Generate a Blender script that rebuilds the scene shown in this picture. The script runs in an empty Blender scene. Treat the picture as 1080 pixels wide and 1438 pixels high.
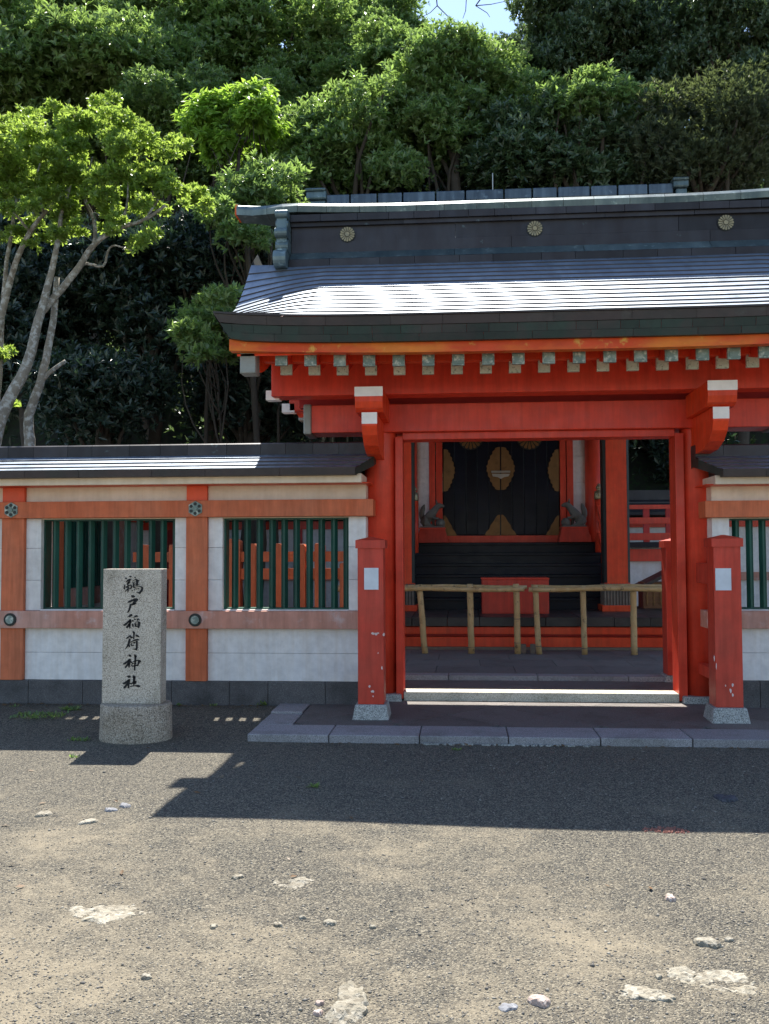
import bpy, math, random
import numpy as np
from mathutils import Vector, Matrix
import mathutils.noise as mn
from math import sin, cos, radians, pi, tan
random.seed(7); RNG = np.random.default_rng(7)
S = bpy.context.scene
COL = S.collection
# ------------------------------------------------------------------ camera
FPX, YAW, PIT, ROL = 1330.0, radians(4.6), radians(2.4), 0.004
EYE = Vector((0, 0, 1.5))
Fv = Vector((-sin(YAW)*cos(PIT), cos(YAW)*cos(PIT), sin(PIT)))
r0 = Vector((cos(YAW), sin(YAW), 0)); u0 = r0.cross(Fv)
Rv = r0*cos(ROL) - u0*sin(ROL); Uv = u0*cos(ROL) + r0*sin(ROL)
cd = bpy.data.cameras.new('camera'); cam = bpy.data.objects.new('camera', cd); COL.objects.link(cam)
cam.matrix_world = Matrix(((Rv.x, Uv.x, -Fv.x, EYE.x), (Rv.y, Uv.y, -Fv.y, EYE.y), (Rv.z, Uv.z, -Fv.z, EYE.z), (0, 0, 0, 1)))
cd.sensor_fit = 'VERTICAL'; cd.sensor_height = 36; cd.lens = 36*FPX/1438; cd.clip_end = 2000
S.camera = cam
# ------------------------------------------------------------------ sky, sun, exposure
to_sun = Vector((-0.07, 0.645, 1.0)).normalized()
W = bpy.data.worlds.new('World'); S.world = W; W.use_nodes = True
wn = W.node_tree; wn.nodes.clear()
sky = wn.nodes.new('ShaderNodeTexSky'); sky.sky_type = 'NISHITA'; sky.sun_disc = False
sky.sun_elevation = math.asin(to_sun.z); sky.sun_rotation = math.atan2(to_sun.x, to_sun.y)
sky.air_density = 1.0; sky.dust_density = 0.3; sky.ozone_density = 1.5
wtc = wn.nodes.new('ShaderNodeTexCoord'); wno = wn.nodes.new('ShaderNodeTexNoise'); wno.inputs['Scale'].default_value = 2.6
wno.inputs['Detail'].default_value = 7; wno.inputs['Roughness'].default_value = 0.6
wr = wn.nodes.new('ShaderNodeValToRGB'); wr.color_ramp.elements[0].position = 0.60; wr.color_ramp.elements[1].position = 0.84
wm = wn.nodes.new('ShaderNodeMixRGB'); wm.inputs['Color2'].default_value = (5.5, 5.8, 6.2, 1)
wb = wn.nodes.new('ShaderNodeBackground'); wb.inputs['Strength'].default_value = 0.115
wo = wn.nodes.new('ShaderNodeOutputWorld')
wn.links.new(wtc.outputs['Generated'], wno.inputs['Vector']); wn.links.new(wno.outputs['Fac'], wr.inputs['Fac'])
wn.links.new(wr.outputs['Color'], wm.inputs['Fac']); wn.links.new(sky.outputs['Color'], wm.inputs['Color1'])
wn.links.new(wm.outputs['Color'], wb.inputs['Color']); wn.links.new(wb.outputs['Background'], wo.inputs['Surface'])
sl = bpy.data.lights.new('sun', 'SUN'); sl.energy = 5.0; sl.angle = radians(0.53); sl.color = (1.0, 0.95, 0.87)
so = bpy.data.objects.new('sun', sl); COL.objects.link(so); so.location = (0, 10, 30)
so.rotation_mode = 'QUATERNION'; so.rotation_quaternion = to_sun.to_track_quat('Z', 'Y')
S.view_settings.view_transform = 'Standard'; S.view_settings.look = 'None'
S.view_settings.exposure = 1.22; S.view_settings.gamma = 1.0
try: S.view_settings.use_curve_mapping = False
except Exception: pass
S.cycles.max_bounces = 8; S.cycles.diffuse_bounces = 5; S.cycles.transparent_max_bounces = 4
# ------------------------------------------------------------------ measuring helpers (photograph pixel + distance -> metres)
def ray(px, py): return Fv + Rv*((px-540)/FPX) - Uv*((py-719)/FPX)
def P(px, py, Y):
    d = ray(px, py); return EYE + d*(Y/d.y)
def G(px, py, z=0.0):
    d = ray(px, py); return EYE + d*((z-1.5)/d.z)
def X(px, Y, py=750): return P(px, py, Y).x
def Z(py, Y, px=645): return P(px, py, Y).z
# ------------------------------------------------------------------ materials
MATS = {}
def lin(c):
    return tuple(((v/255)/12.92 if v/255 <= .04045 else ((v/255+.055)/1.055)**2.4) for v in c)
class NT:
    def __init__(s, name):
        m = bpy.data.materials.new(name); m.use_nodes = True; s.m = m; s.t = m.node_tree; s.t.nodes.clear()
        s.out = s.n('ShaderNodeOutputMaterial'); s.b = s.n('ShaderNodeBsdfPrincipled')
        s.l(s.b.outputs[0], s.out.inputs['Surface']); MATS[name] = m
        s.geo = s.n('ShaderNodeNewGeometry'); s.pos = s.geo.outputs['Position']
    def n(s, k): return s.t.nodes.new(k)
    def l(s, a, b): s.t.links.new(a, b)
    def noise(s, scale, detail=4, rough=.55, vec=None, stretch=None):
        v = vec or s.pos
        if stretch:
            mp = s.n('ShaderNodeMapping'); mp.inputs['Scale'].default_value = stretch; s.l(v, mp.inputs['Vector']); v = mp.outputs[0]
        t = s.n('ShaderNodeTexNoise'); t.inputs['Scale'].default_value = scale; t.inputs['Detail'].default_value = detail
        t.inputs['Roughness'].default_value = rough; s.l(v, t.inputs['Vector']); return t.outputs['Fac']
    def ramp(s, f, a, b, ca=(0, 0, 0), cb=(1, 1, 1)):
        r = s.n('ShaderNodeValToRGB'); r.color_ramp.elements[0].position = a; r.color_ramp.elements[1].position = b
        r.color_ramp.elements[0].color = (*ca, 1); r.color_ramp.elements[1].color = (*cb, 1); s.l(f, r.inputs['Fac']); return r.outputs['Color']
    def mix(s, f, a, b, mode='MIX'):
        m = s.n('ShaderNodeMixRGB'); m.blend_type = mode
        for i, v in (('Fac', f), ('Color1', a), ('Color2', b)):
            if isinstance(v, (int, float)): m.inputs[i].default_value = v
            elif isinstance(v, tuple): m.inputs[i].default_value = (*v[:3], 1)
            else: s.l(v, m.inputs[i])
        return m.outputs['Color']
    def bump(s, h, strength, dist=0.01, nrm=None):
        b = s.n('ShaderNodeBump'); b.inputs['Strength'].default_value = strength; b.inputs['Distance'].default_value = dist
        s.l(h, b.inputs['Height'])
        if nrm: s.l(nrm, b.inputs['Normal'])
        s.l(b.outputs[0], s.b.inputs['Normal']); return b.outputs[0]
    def vary(s, col, lo, hi):
        oi = s.n('ShaderNodeObjectInfo'); r = s.ramp(oi.outputs['Random'], 0, 1, (lo,)*3, (hi,)*3); return s.mix(1.0, col, r, 'MULTIPLY')
def painted(name, base, alt, *a_, streak=0, **k_):
    m = painted_(name, base, alt, *a_, **k_)
    if streak:
        t = m.node_tree; b = next(n for n in t.nodes if n.type == 'BSDF_PRINCIPLED'); l = b.inputs['Base Color'].links[0]; src = l.from_socket
        g = t.nodes.new('ShaderNodeNewGeometry'); mp = t.nodes.new('ShaderNodeMapping'); mp.inputs['Scale'].default_value = (11, 11, .9); t.links.new(g.outputs['Position'], mp.inputs['Vector'])
        nz = t.nodes.new('ShaderNodeTexNoise'); nz.inputs['Scale'].default_value = 1.6; nz.inputs['Detail'].default_value = 6; nz.inputs['Roughness'].default_value = .65; t.links.new(mp.outputs[0], nz.inputs['Vector'])
        r = t.nodes.new('ShaderNodeValToRGB'); r.color_ramp.elements[0].position = .40; r.color_ramp.elements[1].position = .66; r.color_ramp.elements[0].color = (1, 1, 1, 1); v = 1-streak; r.color_ramp.elements[1].color = (v, v*.97, v*.93, 1); t.links.new(nz.outputs['Fac'], r.inputs['Fac'])
        mx = t.nodes.new('ShaderNodeMixRGB'); mx.blend_type = 'MULTIPLY'; mx.inputs['Fac'].default_value = 1; t.links.new(src, mx.inputs['Color1']); t.links.new(r.outputs['Color'], mx.inputs['Color2']); t.links.new(mx.outputs['Color'], b.inputs['Base Color'])
    return m
def painted_(name, base, alt, wear=(.3, .25, .2), rough=.5, alt_at=(.45, .75), wear_at=(.70, .73), scale=1.6, metal=0, spec=.3, vary=(.93, 1.05), stretch=None, bumpy=.12, wscale=9):
    n = NT(name)
    c = n.mix(n.ramp(n.noise(scale, 5, .6, stretch=stretch), *alt_at), base, alt)
    c = n.mix(n.ramp(n.noise(scale*5.3, 3, .6), .35, .8), c, n.mix(1.0, c, (.80, .80, .80), 'MULTIPLY'))
    if wear: c = n.mix(n.ramp(n.noise(wscale, 6, .65), *wear_at), c, wear)
    c = n.vary(c, *vary); n.l(c, n.b.inputs['Base Color'])
    rr = n.ramp(n.noise(7, 3), .2, .8, (rough-.08,)*3, (min(1, rough+.12),)*3); n.l(rr, n.b.inputs['Roughness'])
    n.b.inputs['Metallic'].default_value = metal; n.b.inputs['Specular IOR Level'].default_value = spec
    n.bump(n.noise(60, 4), bumpy, .004); return n.m
red = painted('vermilion_paint', (.76, .062, .028), (.82, .095, .045), wear=(.70, .22, .12), wear_at=(.76, .80), rough=.36, streak=0.2)
redbright = painted('bright_vermilion_paint', (.84, .072, .020), (.85, .11, .03), wear=(.7, .3, .15), wear_at=(.75, .79), rough=.4, streak=0.18)
redpost = painted('post_vermilion_paint', (.64, .060, .032), (.56, .075, .045), wear=(.78, .45, .40), wear_at=(.745, .76), wscale=5, rough=.42, streak=0.24)
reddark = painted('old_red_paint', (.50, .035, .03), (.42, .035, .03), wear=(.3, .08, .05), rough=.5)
orange = painted('faded_orange_paint', (.70, .165, .062), (.60, .19, .09), wear=(.42, .22, .12), wear_at=(.66, .8), rough=.6, alt_at=(.35, .7), stretch=(1, 1, .5), streak=0.26)
orangered = painted('sheltered_orange_paint', (.74, .10, .035), (.66, .12, .05), wear=None, rough=.5)
pinkrail = painted('bleached_orange_paint', (.60, .24, .155), (.58, .33, .26), wear=(.60, .46, .42), wear_at=(.55, .72), rough=.65, alt_at=(.3, .65), stretch=(1, 1, .25), wscale=5, streak=0.22)
eaveorange = painted('weathered_orange_paint', (.66, .07, .012), (.74, .20, .02), wear=(.72, .40, .08), wear_at=(.6, .72), rough=.5, alt_at=(.4, .62), stretch=(.7, 1, 3))
cream = painted('cream_paint', (.78, .64, .49), (.84, .72, .58), wear=None, rough=.6, scale=1.2, streak=0.06)
plaster = painted('white_plaster', (.74, .71, .68), (.84, .81, .77), wear=(.5, .46, .42), wear_at=(.60, .90), rough=.7, bumpy=.25, scale=2.3, wscale=3, alt_at=(.3, .7), streak=0.07)
whitepaint = painted('white_gofun_paint', (.90, .85, .79), (.92, .88, .82), wear=(.5, .42, .36), wear_at=(.74, .8), rough=.55)
greenbar = painted('dark_green_paint', (.014, .075, .052), (.020, .105, .075), wear=(.35, .45, .38), wear_at=(.775, .79), rough=.36, wscale=45, vary=(.8, 1.15))
black = painted('black_lacquer', (.005, .007, .014), (.009, .011, .022), wear=(.035, .035, .045), wear_at=(.68, .85), rough=.34, spec=.2, vary=(.75, 1.25), stretch=(.4, 3, 3))
darkedge = painted('dark_trim', (.03, .034, .03), (.04, .045, .04), wear=None, rough=.5)
gold = painted('aged_gilt_metal', (.24, .13, .05), (.30, .17, .07), wear=(.10, .06, .03), wear_at=(.55, .75), rough=.48, metal=.5)
brass = painted('brass', (.42, .34, .2), (.3, .26, .18), wear=(.1, .1, .07), wear_at=(.6, .7), rough=.4, metal=.7)
steel = painted('lock_metal', (.5, .5, .46), (.35, .34, .3), wear=None, rough=.35, metal=.8)
paper = painted('white_paper', (.72, .74, .77), (.76, .78, .80), wear=None, rough=.7, bumpy=.03)
capgreen = painted('patina_cap_metal', (.18, .24, .21), (.40, .46, .40), wear=(.50, .52, .44), wear_at=(.52, .64), rough=.5, wscale=28, scale=14, metal=.2)
capcream = painted('patina_pale_cap', (.50, .52, .41), (.62, .60, .48), wear=(.16, .18, .13), wear_at=(.55, .65), rough=.55, wscale=34, scale=10)
copper = painted('copper_sheet', (.19, .235, .30), (.28, .335, .40), wear=(.10, .13, .15), wear_at=(.58, .74), rough=.46, metal=.6, vary=(.85, 1.15), alt_at=(.35, .7), stretch=(4, 1, 1), wscale=16, spec=.5)
ridgecopper = painted('dark_ridge_copper', (.034, .029, .031), (.050, .048, .052), wear=(.16, .22, .22), wear_at=(.66, .80), rough=.42, metal=.35, vary=(.7, 1.3), alt_at=(.35, .7), stretch=(3, 3, .6), wscale=7)
capcopper = painted('pale_ridge_copper', (.09, .13, .14), (.17, .22, .22), wear=(.30, .38, .36), wear_at=(.58, .72), rough=.42, metal=.5, vary=(.8, 1.2), alt_at=(.35, .7), stretch=(5, 2, .4), wscale=12)
fascia = painted('green_copper_plate', (.028, .033, .028), (.028, .046, .036), wear=(.055, .045, .04), wear_at=(.48, .7), rough=.5, metal=.25, vary=(.85, 1.18), alt_at=(.35, .6), scale=3, wscale=3.5)
fasciabrown = painted('brown_copper_plate', (.062, .046, .042), (.045, .045, .04), wear=(.07, .07, .06), wear_at=(.6, .75), rough=.5, metal=.2, vary=(.9, 1.1), scale=3)
bamboo = painted('dried_bamboo', (.62, .46, .23), (.52, .34, .14), wear=(.10, .065, .04), wear_at=(.57, .68), rough=.42, stretch=(6, 6, 1), alt_at=(.35, .65), wscale=12)
oldwood = painted('grey_old_wood', (.20, .16, .12), (.27, .22, .17), wear=(.10, .08, .06), wear_at=(.6, .75), rough=.75, stretch=(1, 8, 8))
foxstone = painted('dark_bronze_stone', (.15, .14, .12), (.20, .19, .16), wear=(.28, .29, .25), wear_at=(.6, .75), rough=.6)
silvercap = painted('weathered_metal_cap', (.30, .31, .28), (.20, .20, .18), wear=(.5, .48, .42), wear_at=(.6, .75), rough=.55, metal=.3, stretch=(1, 1, 4))
ink = painted('black_inscription_paint', (.012, .012, .013), (.02, .02, .022), wear=None, rough=.6)
def stone(name, base, speck_d, speck_l, sc=260, rough=.75, stain=(.5, .5, .45), vary=(.9, 1.1), bstr=.4, stain_at=(.5, .8)):
    n = NT(name)
    v = n.n('ShaderNodeTexVoronoi'); v.inputs['Scale'].default_value = sc; n.l(n.pos, v.inputs['Vector'])
    sx = n.n('ShaderNodeSeparateColor'); n.l(v.outputs['Color'], sx.inputs[0])
    c = n.mix(n.ramp(sx.outputs[0], .66, .72), base, speck_d); c = n.mix(n.ramp(sx.outputs[1], .70, .76), c, speck_l)
    c = n.mix(n.ramp(n.noise(3.0, 5, .65), *stain_at), c, n.mix(1.0, c, stain, 'MULTIPLY'))
    c = n.vary(c, *vary); n.l(c, n.b.inputs['Base Color']); n.b.inputs['Roughness'].default_value = rough
    n.bump(n.noise(130, 4), bstr, .004); return n.m
granite = stone('warm_granite', (.47, .41, .325), (.22, .185, .15), (.62, .555, .46), sc=230)
granitebase = stone('rough_granite', (.31, .255, .19), (.14, .115, .085), (.46, .40, .32), sc=150, stain=(.55, .52, .45), bstr=.8)
kerbm = stone('grey_kerb_granite', (.25, .235, .235), (.13, .125, .13), (.38, .365, .36), sc=330)
tilem = stone('brown_paving_stone', (.125, .105, .093), (.08, .068, .062), (.19, .17, .155), sc=300, vary=(.82, 1.15))
innerm = stone('grey_court_paving', (.13, .12, .105), (.08, .075, .07), (.22, .20, .18), sc=300, vary=(.88, 1.12))
darkstone = stone('dark_plinth_stone', (.10, .092, .088), (.07, .068, .07), (.14, .135, .132), sc=220, stain=(.5, .5, .5), vary=(.95, 1.05), stain_at=(.4, .65))
footstone = stone('pale_foot_stone', (.33, .33, .31), (.15, .15, .14), (.5, .5, .46), sc=170, stain=(.6, .6, .56), bstr=1)
sillstone = stone('beige_threshold_stone', (.46, .42, .33), (.3, .27, .2), (.6, .56, .46), sc=200)
rockm = stone('pale_field_rock', (.255, .228, .17), (.18, .155, .11), (.33, .30, .235), sc=60, bstr=1.5, stain=(.7, .66, .56))
bluestone = stone('blue_grey_rock', (.17, .175, .19), (.12, .12, .13), (.24, .245, .26), sc=80)
pinkrock = stone('pink_brick_rock', (.40, .30, .25), (.3, .22, .18), (.5, .42, .36), sc=80)
darkrock = stone('black_rock', (.04, .042, .05), (.03, .03, .035), (.07, .07, .08), sc=80)
# gravel
def gravel():
    n = NT('fine_gravel')
    v = n.n('ShaderNodeTexVoronoi'); v.inputs['Scale'].default_value = 150; v.inputs['Randomness'].default_value = 1
    wv = n.mix(.012, n.pos, n.n('ShaderNodeTexNoise').outputs['Color'], 'ADD'); n.l(n.pos, v.inputs['Vector'])
    sx = n.n('ShaderNodeSeparateColor'); n.l(v.outputs['Color'], sx.inputs[0])
    cr = n.n('ShaderNodeValToRGB'); e = cr.color_ramp.elements
    e[0].position = 0; e[0].color = (.045, .044, .043, 1); e[1].position = 1; e[1].color = (.33, .305, .25, 1)
    for p, c in ((.3, (.075, .073, .068, 1)), (.55, (.125, .118, .102, 1)), (.78, (.20, .186, .152, 1))):
        k = e.new(p); k.color = c
    n.l(sx.outputs[0], cr.inputs['Fac'])
    f = n.noise(900, 2, .5); grit = n.ramp(f, .3, .7, (.5,)*3, (1.5,)*3)
    c = n.mix(1.0, cr.outputs['Color'], (.97, .93, .84), 'MULTIPLY')
    dirt = n.mix(n.noise(14, 5, .7), (.175, .145, .098), (.25, .212, .147))
    big = n.noise(.75, 7, .62); mid = n.noise(5.5, 6, .7)
    am = n.n('ShaderNodeMath'); am.operation = 'MULTIPLY_ADD'; am.inputs[1].default_value = .45; n.l(mid, am.inputs[0]); n.l(big, am.inputs[2])
    # dirt only away from the gate: the trodden earth shows nearer the open yard
    sp = n.n('ShaderNodeSeparateXYZ'); n.l(n.pos, sp.inputs[0])
    ym = n.n('ShaderNodeMapRange'); ym.inputs['From Min'].default_value = 6.5; ym.inputs['From Max'].default_value = 3.0
    ym.inputs['To Min'].default_value = -.12; ym.inputs['To Max'].default_value = .06; n.l(sp.outputs[1], ym.inputs['Value'])
    ad = n.n('ShaderNodeMath'); n.l(am.outputs[0], ad.inputs[0]); n.l(ym.outputs[0], ad.inputs[1])
    dm = n.ramp(ad.outputs[0], .66, .92)
    fine = n.ramp(n.noise(70, 3, .6), .30, .62)
    dmf = n.mix(1.0, dm, n.mix(.72, fine, (1, 1, 1)), 'MULTIPLY')
    c = n.mix(dmf, c, dirt); c = n.mix(1.0, c, grit, 'MULTIPLY')
    n.l(c, n.b.inputs['Base Color']); n.b.inputs['Roughness'].default_value = .85; n.b.inputs['Specular IOR Level'].default_value = .25
    hm = n.mix(dmf, n.ramp(v.outputs['Distance'], .0, .75, (1,)*3, (0,)*3), (.45,)*3)
    b1 = n.bump(hm, .9, .009)
    n.bump(n.noise(240, 4, .6), .5, .004, b1)
    return n.m
gravelm = gravel()
def islandmat(name, cols, rough=.8, extra=None):
    n = NT(name); cr = n.n('ShaderNodeValToRGB'); e = cr.color_ramp.elements
    e[0].color = (*cols[0], 1); e[1].color = (*cols[-1], 1)
    for i, c in enumerate(cols[1:-1]): k = e.new((i+1)/(len(cols)-1)); k.color = (*c, 1)
    n.l(n.geo.outputs['Random Per Island'], cr.inputs['Fac'])
    n.l(cr.outputs['Color'], n.b.inputs['Base Color']); n.b.inputs['Roughness'].default_value = rough; n.b.inputs['Specular IOR Level'].default_value = .25
    return n.m
pebm = islandmat('gravel_pebbles', [(.09, .086, .078), (.145, .134, .116), (.19, .174, .145), (.26, .238, .195), (.16, .148, .13), (.36, .33, .27)])
def leafmat(name, dark, light, trans, tfac=.35, rough=.38, sc=.5):
    n = NT(name)
    c = n.mix(n.geo.outputs['Random Per Island'], dark, light)
    c = n.mix(n.ramp(n.noise(sc, 4), .35, .7), c, n.mix(1.0, c, (.62, .72, .70), 'MULTIPLY'))
    n.l(c, n.b.inputs['Base Color']); n.b.inputs['Roughness'].default_value = rough; n.b.inputs['Specular IOR Level'].default_value = .55
    t = n.n('ShaderNodeBsdfTranslucent'); n.l(n.mix(n.geo.outputs['Random Per Island'], trans, tuple(v*1.25 for v in trans)), t.inputs['Color'])
    mx = n.n('ShaderNodeMixShader'); mx.inputs[0].default_value = tfac
    n.l(n.b.outputs[0], mx.inputs[1]); n.l(t.outputs[0], mx.inputs[2]); n.l(mx.outputs[0], n.out.inputs['Surface']); return n.m
leaf_mid = leafmat('glossy_green_leaves', (.085, .13, .046), (.22, .295, .11), (.36, .54, .12), .36, .30)
leaf_deep = leafmat('deep_green_leaves', (.052, .082, .042), (.125, .17, .085), (.19, .29, .09), .3, .30)
leaf_lime = leafmat('yellow_green_leaves', (.10, .16, .032), (.22, .29, .06), (.42, .58, .09), .46, .42)
leaf_fresh = leafmat('fresh_shoot_leaves', (.12, .20, .035), (.21, .32, .055), (.42, .64, .08), .46, .45)
leaf_blue = leafmat('shaded_bluish_leaves', (.030, .050, .036), (.060, .088, .060), (.05, .10, .04), .2, .32)  # understorey shade and bluish sheen are put into this leaf colour
leaf_brown = leafmat('dry_olive_leaves', (.060, .076, .036), (.115, .130, .065), (.17, .22, .07), .3, .55)
barkpale = painted('pale_lichened_bark', (.26, .23, .18), (.15, .125, .095), wear=(.44, .43, .38), wear_at=(.50, .60), rough=.85, wscale=14, scale=5, bumpy=.9)
barkdark = painted('dark_bark', (.06, .048, .036), (.085, .07, .052), wear=(.15, .14, .12), wear_at=(.6, .75), rough=.9, wscale=10, bumpy=.9)
soil = painted('forest_soil', (.020, .020, .014), (.03, .034, .018), wear=(.02, .04, .012), wear_at=(.5, .6), rough=1, scale=.7)
# ------------------------------------------------------------------ mesh helpers
def wloc(o):
    v = Vector((0, 0, 0))
    while o is not None: v = v + o.location; o = o.parent
    return v
class MB:
    def __init__(s): s.v = []; s.f = []
    def box(s, x0, x1, y0, y1, z0, z1, sx=0, top=None):
        b = len(s.v)
        if top is None: top = (x0, x1, y0, y1)
        X0, X1, Y0, Y1 = top
        s.v += [(x0, y0, z0), (x1, y0, z0), (x1, y1, z0), (x0, y1, z0), (X0, Y0, z1), (X1, Y0, z1), (X1, Y1, z1), (X0, Y1, z1)]
        s.f += [tuple(b+i for i in q) for q in ((3, 2, 1, 0), (4, 5, 6, 7), (0, 1, 5, 4), (1, 2, 6, 5), (2, 3, 7, 6), (3, 0, 4, 7))]; return s
    def prism(s, poly, axis, a, b):
        n = len(poly); k = len(s.v)
        def mk(p, t): return {'x': (t, p[0], p[1]), 'y': (p[0], t, p[1]), 'z': (p[0], p[1], t)}[axis]
        s.v += [mk(p, a) for p in poly] + [mk(p, b) for p in poly]
        s.f += [tuple(k+i for i in range(n-1, -1, -1)), tuple(k+n+i for i in range(n))]
        s.f += [(k+i, k+(i+1) % n, k+n+(i+1) % n, k+n+i) for i in range(n)]; return s
    def tube(s, pts, rad, n=8, cap=True):
        pts = [Vector(p) for p in pts]; k = len(s.v)
        if not hasattr(rad, '__len__'): rad = [rad]*len(pts)
        prev = None
        for i, p in enumerate(pts):
            d = (pts[min(i+1, len(pts)-1)] - pts[max(i-1, 0)]).normalized()
            a = (prev if prev is not None else (Vector((0, 0, 1)) if abs(d.z) < .9 else Vector((1, 0, 0))))
            u = (a - d*a.dot(d)).normalized(); prev = u; w = d.cross(u)
            for j in range(n):
                t = 2*pi*j/n; q = p + (u*cos(t) + w*sin(t))*rad[i]; s.v.append(tuple(q))
        for i in range(len(pts)-1):
            for j in range(n):
                a = k+i*n+j; b = k+i*n+(j+1) % n; s.f.append((a, b, b+n, a+n))
        if cap:
            s.f.append(tuple(k+j for j in range(n-1, -1, -1))); e = k+(len(pts)-1)*n; s.f.append(tuple(e+j for j in range(n)))
        return s
    def lathe(s, cx, cy, prof, n=24, sy=1.0):
        k = len(s.v)
        for r, z in prof:
            for j in range(n): s.v.append((cx+r*cos(2*pi*j/n), cy+sy*r*sin(2*pi*j/n), z))
        for i in range(len(prof)-1):
            for j in range(n):
                a = k+i*n+j; b = k+i*n+(j+1) % n; s.f.append((a, b, b+n, a+n))
        s.f.append(tuple(k+j for j in range(n-1, -1, -1))); e = k+(len(prof)-1)*n; s.f.append(tuple(e+j for j in range(n))); return s
    def grid(s, rows):
        k = len(s.v); m = len(rows[0])
        for r in rows: s.v += [tuple(p) for p in r]
        for i in range(len(rows)-1):
            for j in range(m-1): s.f.append((k+i*m+j, k+i*m+j+1, k+(i+1)*m+j+1, k+(i+1)*m+j))
        return s
    def mesh(s, name, m, org=Vector((0, 0, 0)), smooth=False):
        me = bpy.data.meshes.new(name); me.from_pydata([tuple(Vector(v)-org) for v in s.v], [], s.f); me.update()
        me.materials.append(m)
        if smooth:
            me.polygons.foreach_set('use_smooth', [len(p.vertices) <= 4 for p in me.polygons])
        return me
    def build(s, name, m, parent=None, smooth=False, bev=0):
        o = bpy.data.objects.new(name, s.mesh(name, m, wloc(parent), smooth)); COL.objects.link(o)
        if parent is not None: o.parent = parent
        if bev: bevel(o, bev)
        return o
def bevel(o, w):
    b = o.modifiers.new('bevel', 'BEVEL'); b.width = w; b.segments = 2; b.limit_method = 'ANGLE'; b.angle_limit = radians(40)
def tag(o, label=None, cat=None, group=None, kind=None):
    for k, v in (('label', label), ('category', cat), ('group', group), ('kind', kind)):
        if v: o[k] = v
    return o
def thing(name, loc, label, cat, group=None):
    o = bpy.data.objects.new(name, None); COL.objects.link(o); o.location = loc; o.empty_display_size = .2
    return tag(o, label, cat, group)
def put(name, me, w, parent, rot=(0, 0, 0), bev=0, scale=None):
    o = bpy.data.objects.new(name, me); COL.objects.link(o); o.parent = parent
    o.location = Vector(w) - wloc(parent); o.rotation_euler = rot
    if scale: o.scale = scale
    if bev: bevel(o, bev)
    return o
def shadow_lip(o, rowlen, first=True):
    o.data.materials.append(fasciabrown)  # dark brown edge paints in the shadow line under each course
    n = len(o.data.polygons)
    for i in (range(rowlen) if first else range(n-rowlen, n)): o.data.polygons[i].material_index = 1
def fastmesh(name, V, F, m):
    me = bpy.data.meshes.new(name); V = np.asarray(V, np.float32); F = np.asarray(F, np.int32)
    me.vertices.add(len(V)); me.vertices.foreach_set('co', V.ravel())
    me.loops.add(F.size); me.loops.foreach_set('vertex_index', F.ravel())
    me.polygons.add(len(F)); me.polygons.foreach_set('loop_start', np.arange(0, F.size, F.shape[1], dtype=np.int32))
    try: me.polygons.foreach_set('loop_total', np.full(len(F), F.shape[1], np.int32))
    except Exception: pass
    me.update(calc_edges=True); me.materials.append(m); return me
def jit(a): return random.uniform(-a, a)
# ================================================================== GROUND
def gz(x, y):
    t = min(1, max(0, (y-7.3)/1.2)); t = t*t*(3-2*t)
    side = min(1, max(0, (-1.4-x)/.25)) if x < 0 else min(1, max(0, (x-6)/.5))
    return .062*t*side
xs = np.concatenate([[-300, -120, -50, -25, -14], np.linspace(-8, 6, 200), [9, 14, 25, 60, 140, 300]])
ys = np.concatenate([[-300, -100, -30, -8, 0], np.linspace(2, 9.2, 110), [12, 16, 24, 50, 120, 300]])
V = []
for y in ys:
    for x in xs:
        nz = .010*sin(x*1.3+y*.7)+.008*sin(x*.6-y*1.9+1) if (2 < y < 7.2 and abs(x) < 9) else 0
        V.append((x, y, gz(x, y) + (nz-.004)*min(1, max(0, (7.2-y)/.8))))
nx = len(xs); F = [(j*nx+i, j*nx+i+1, (j+1)*nx+i+1, (j+1)*nx+i) for j in range(len(ys)-1) for i in range(nx-1)]
g = bpy.data.objects.new('ground', fastmesh('ground', V, F, gravelm)); COL.objects.link(g); tag(g, kind='structure')
# loose gravel
N = 52000
u = RNG.random(N); py_ = 2.75 + (7.4-2.75)*u**1.5; px_ = RNG.uniform(-.52, .42, N)*(py_+.3)
sz = RNG.lognormal(math.log(.0027), .42, N); sz = np.clip(sz, .0016, .012)
oct_ = np.array([(1, 0, 0), (0, 1, 0), (-1, 0, 0), (0, -1, 0), (0, 0, .7), (0, 0, -.5)], np.float32)
of = np.array([(0, 1, 4), (1, 2, 4), (2, 3, 4), (3, 0, 4), (1, 0, 5), (2, 1, 5), (3, 2, 5), (0, 3, 5)])
an = RNG.uniform(0, 2*pi, N); el = RNG.uniform(.6, 1.3, (N, 3)); jt = RNG.uniform(-.25, .25, (N, 6, 3))
vv = (oct_[None]+jt)*el[:, None, :]*sz[:, None, None]
ca, sa = np.cos(an), np.sin(an)
vx = vv[..., 0]*ca[:, None]-vv[..., 1]*sa[:, None]; vy = vv[..., 0]*sa[:, None]+vv[..., 1]*ca[:, None]
gzv = (.010*np.sin(px_*1.3+py_*.7)+.008*np.sin(px_*.6-py_*1.9+1)-.004)*np.clip((7.2-py_)/.8, 0, 1)
vv = np.stack([vx+px_[:, None], vy+py_[:, None], vv[..., 2]+(sz*.15)[:, None]+gzv[:, None]], -1)
FF = (of[None]+(np.arange(N)*6)[:, None, None]).reshape(-1, 3)
pb = bpy.data.objects.new('loose_gravel', fastmesh('loose_gravel', vv.reshape(-1, 3), FF, pebm)); COL.objects.link(pb)
tag(pb, 'loose grey and tan gravel strewn over the open yard', 'gravel', kind='stuff')
def gnd(x, y): return gz(x, y) + (.010*sin(x*1.3+y*.7)+.008*sin(x*.6-y*1.9+1)-.004)*min(1, max(0, (7.2-y)/.8))
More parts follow.
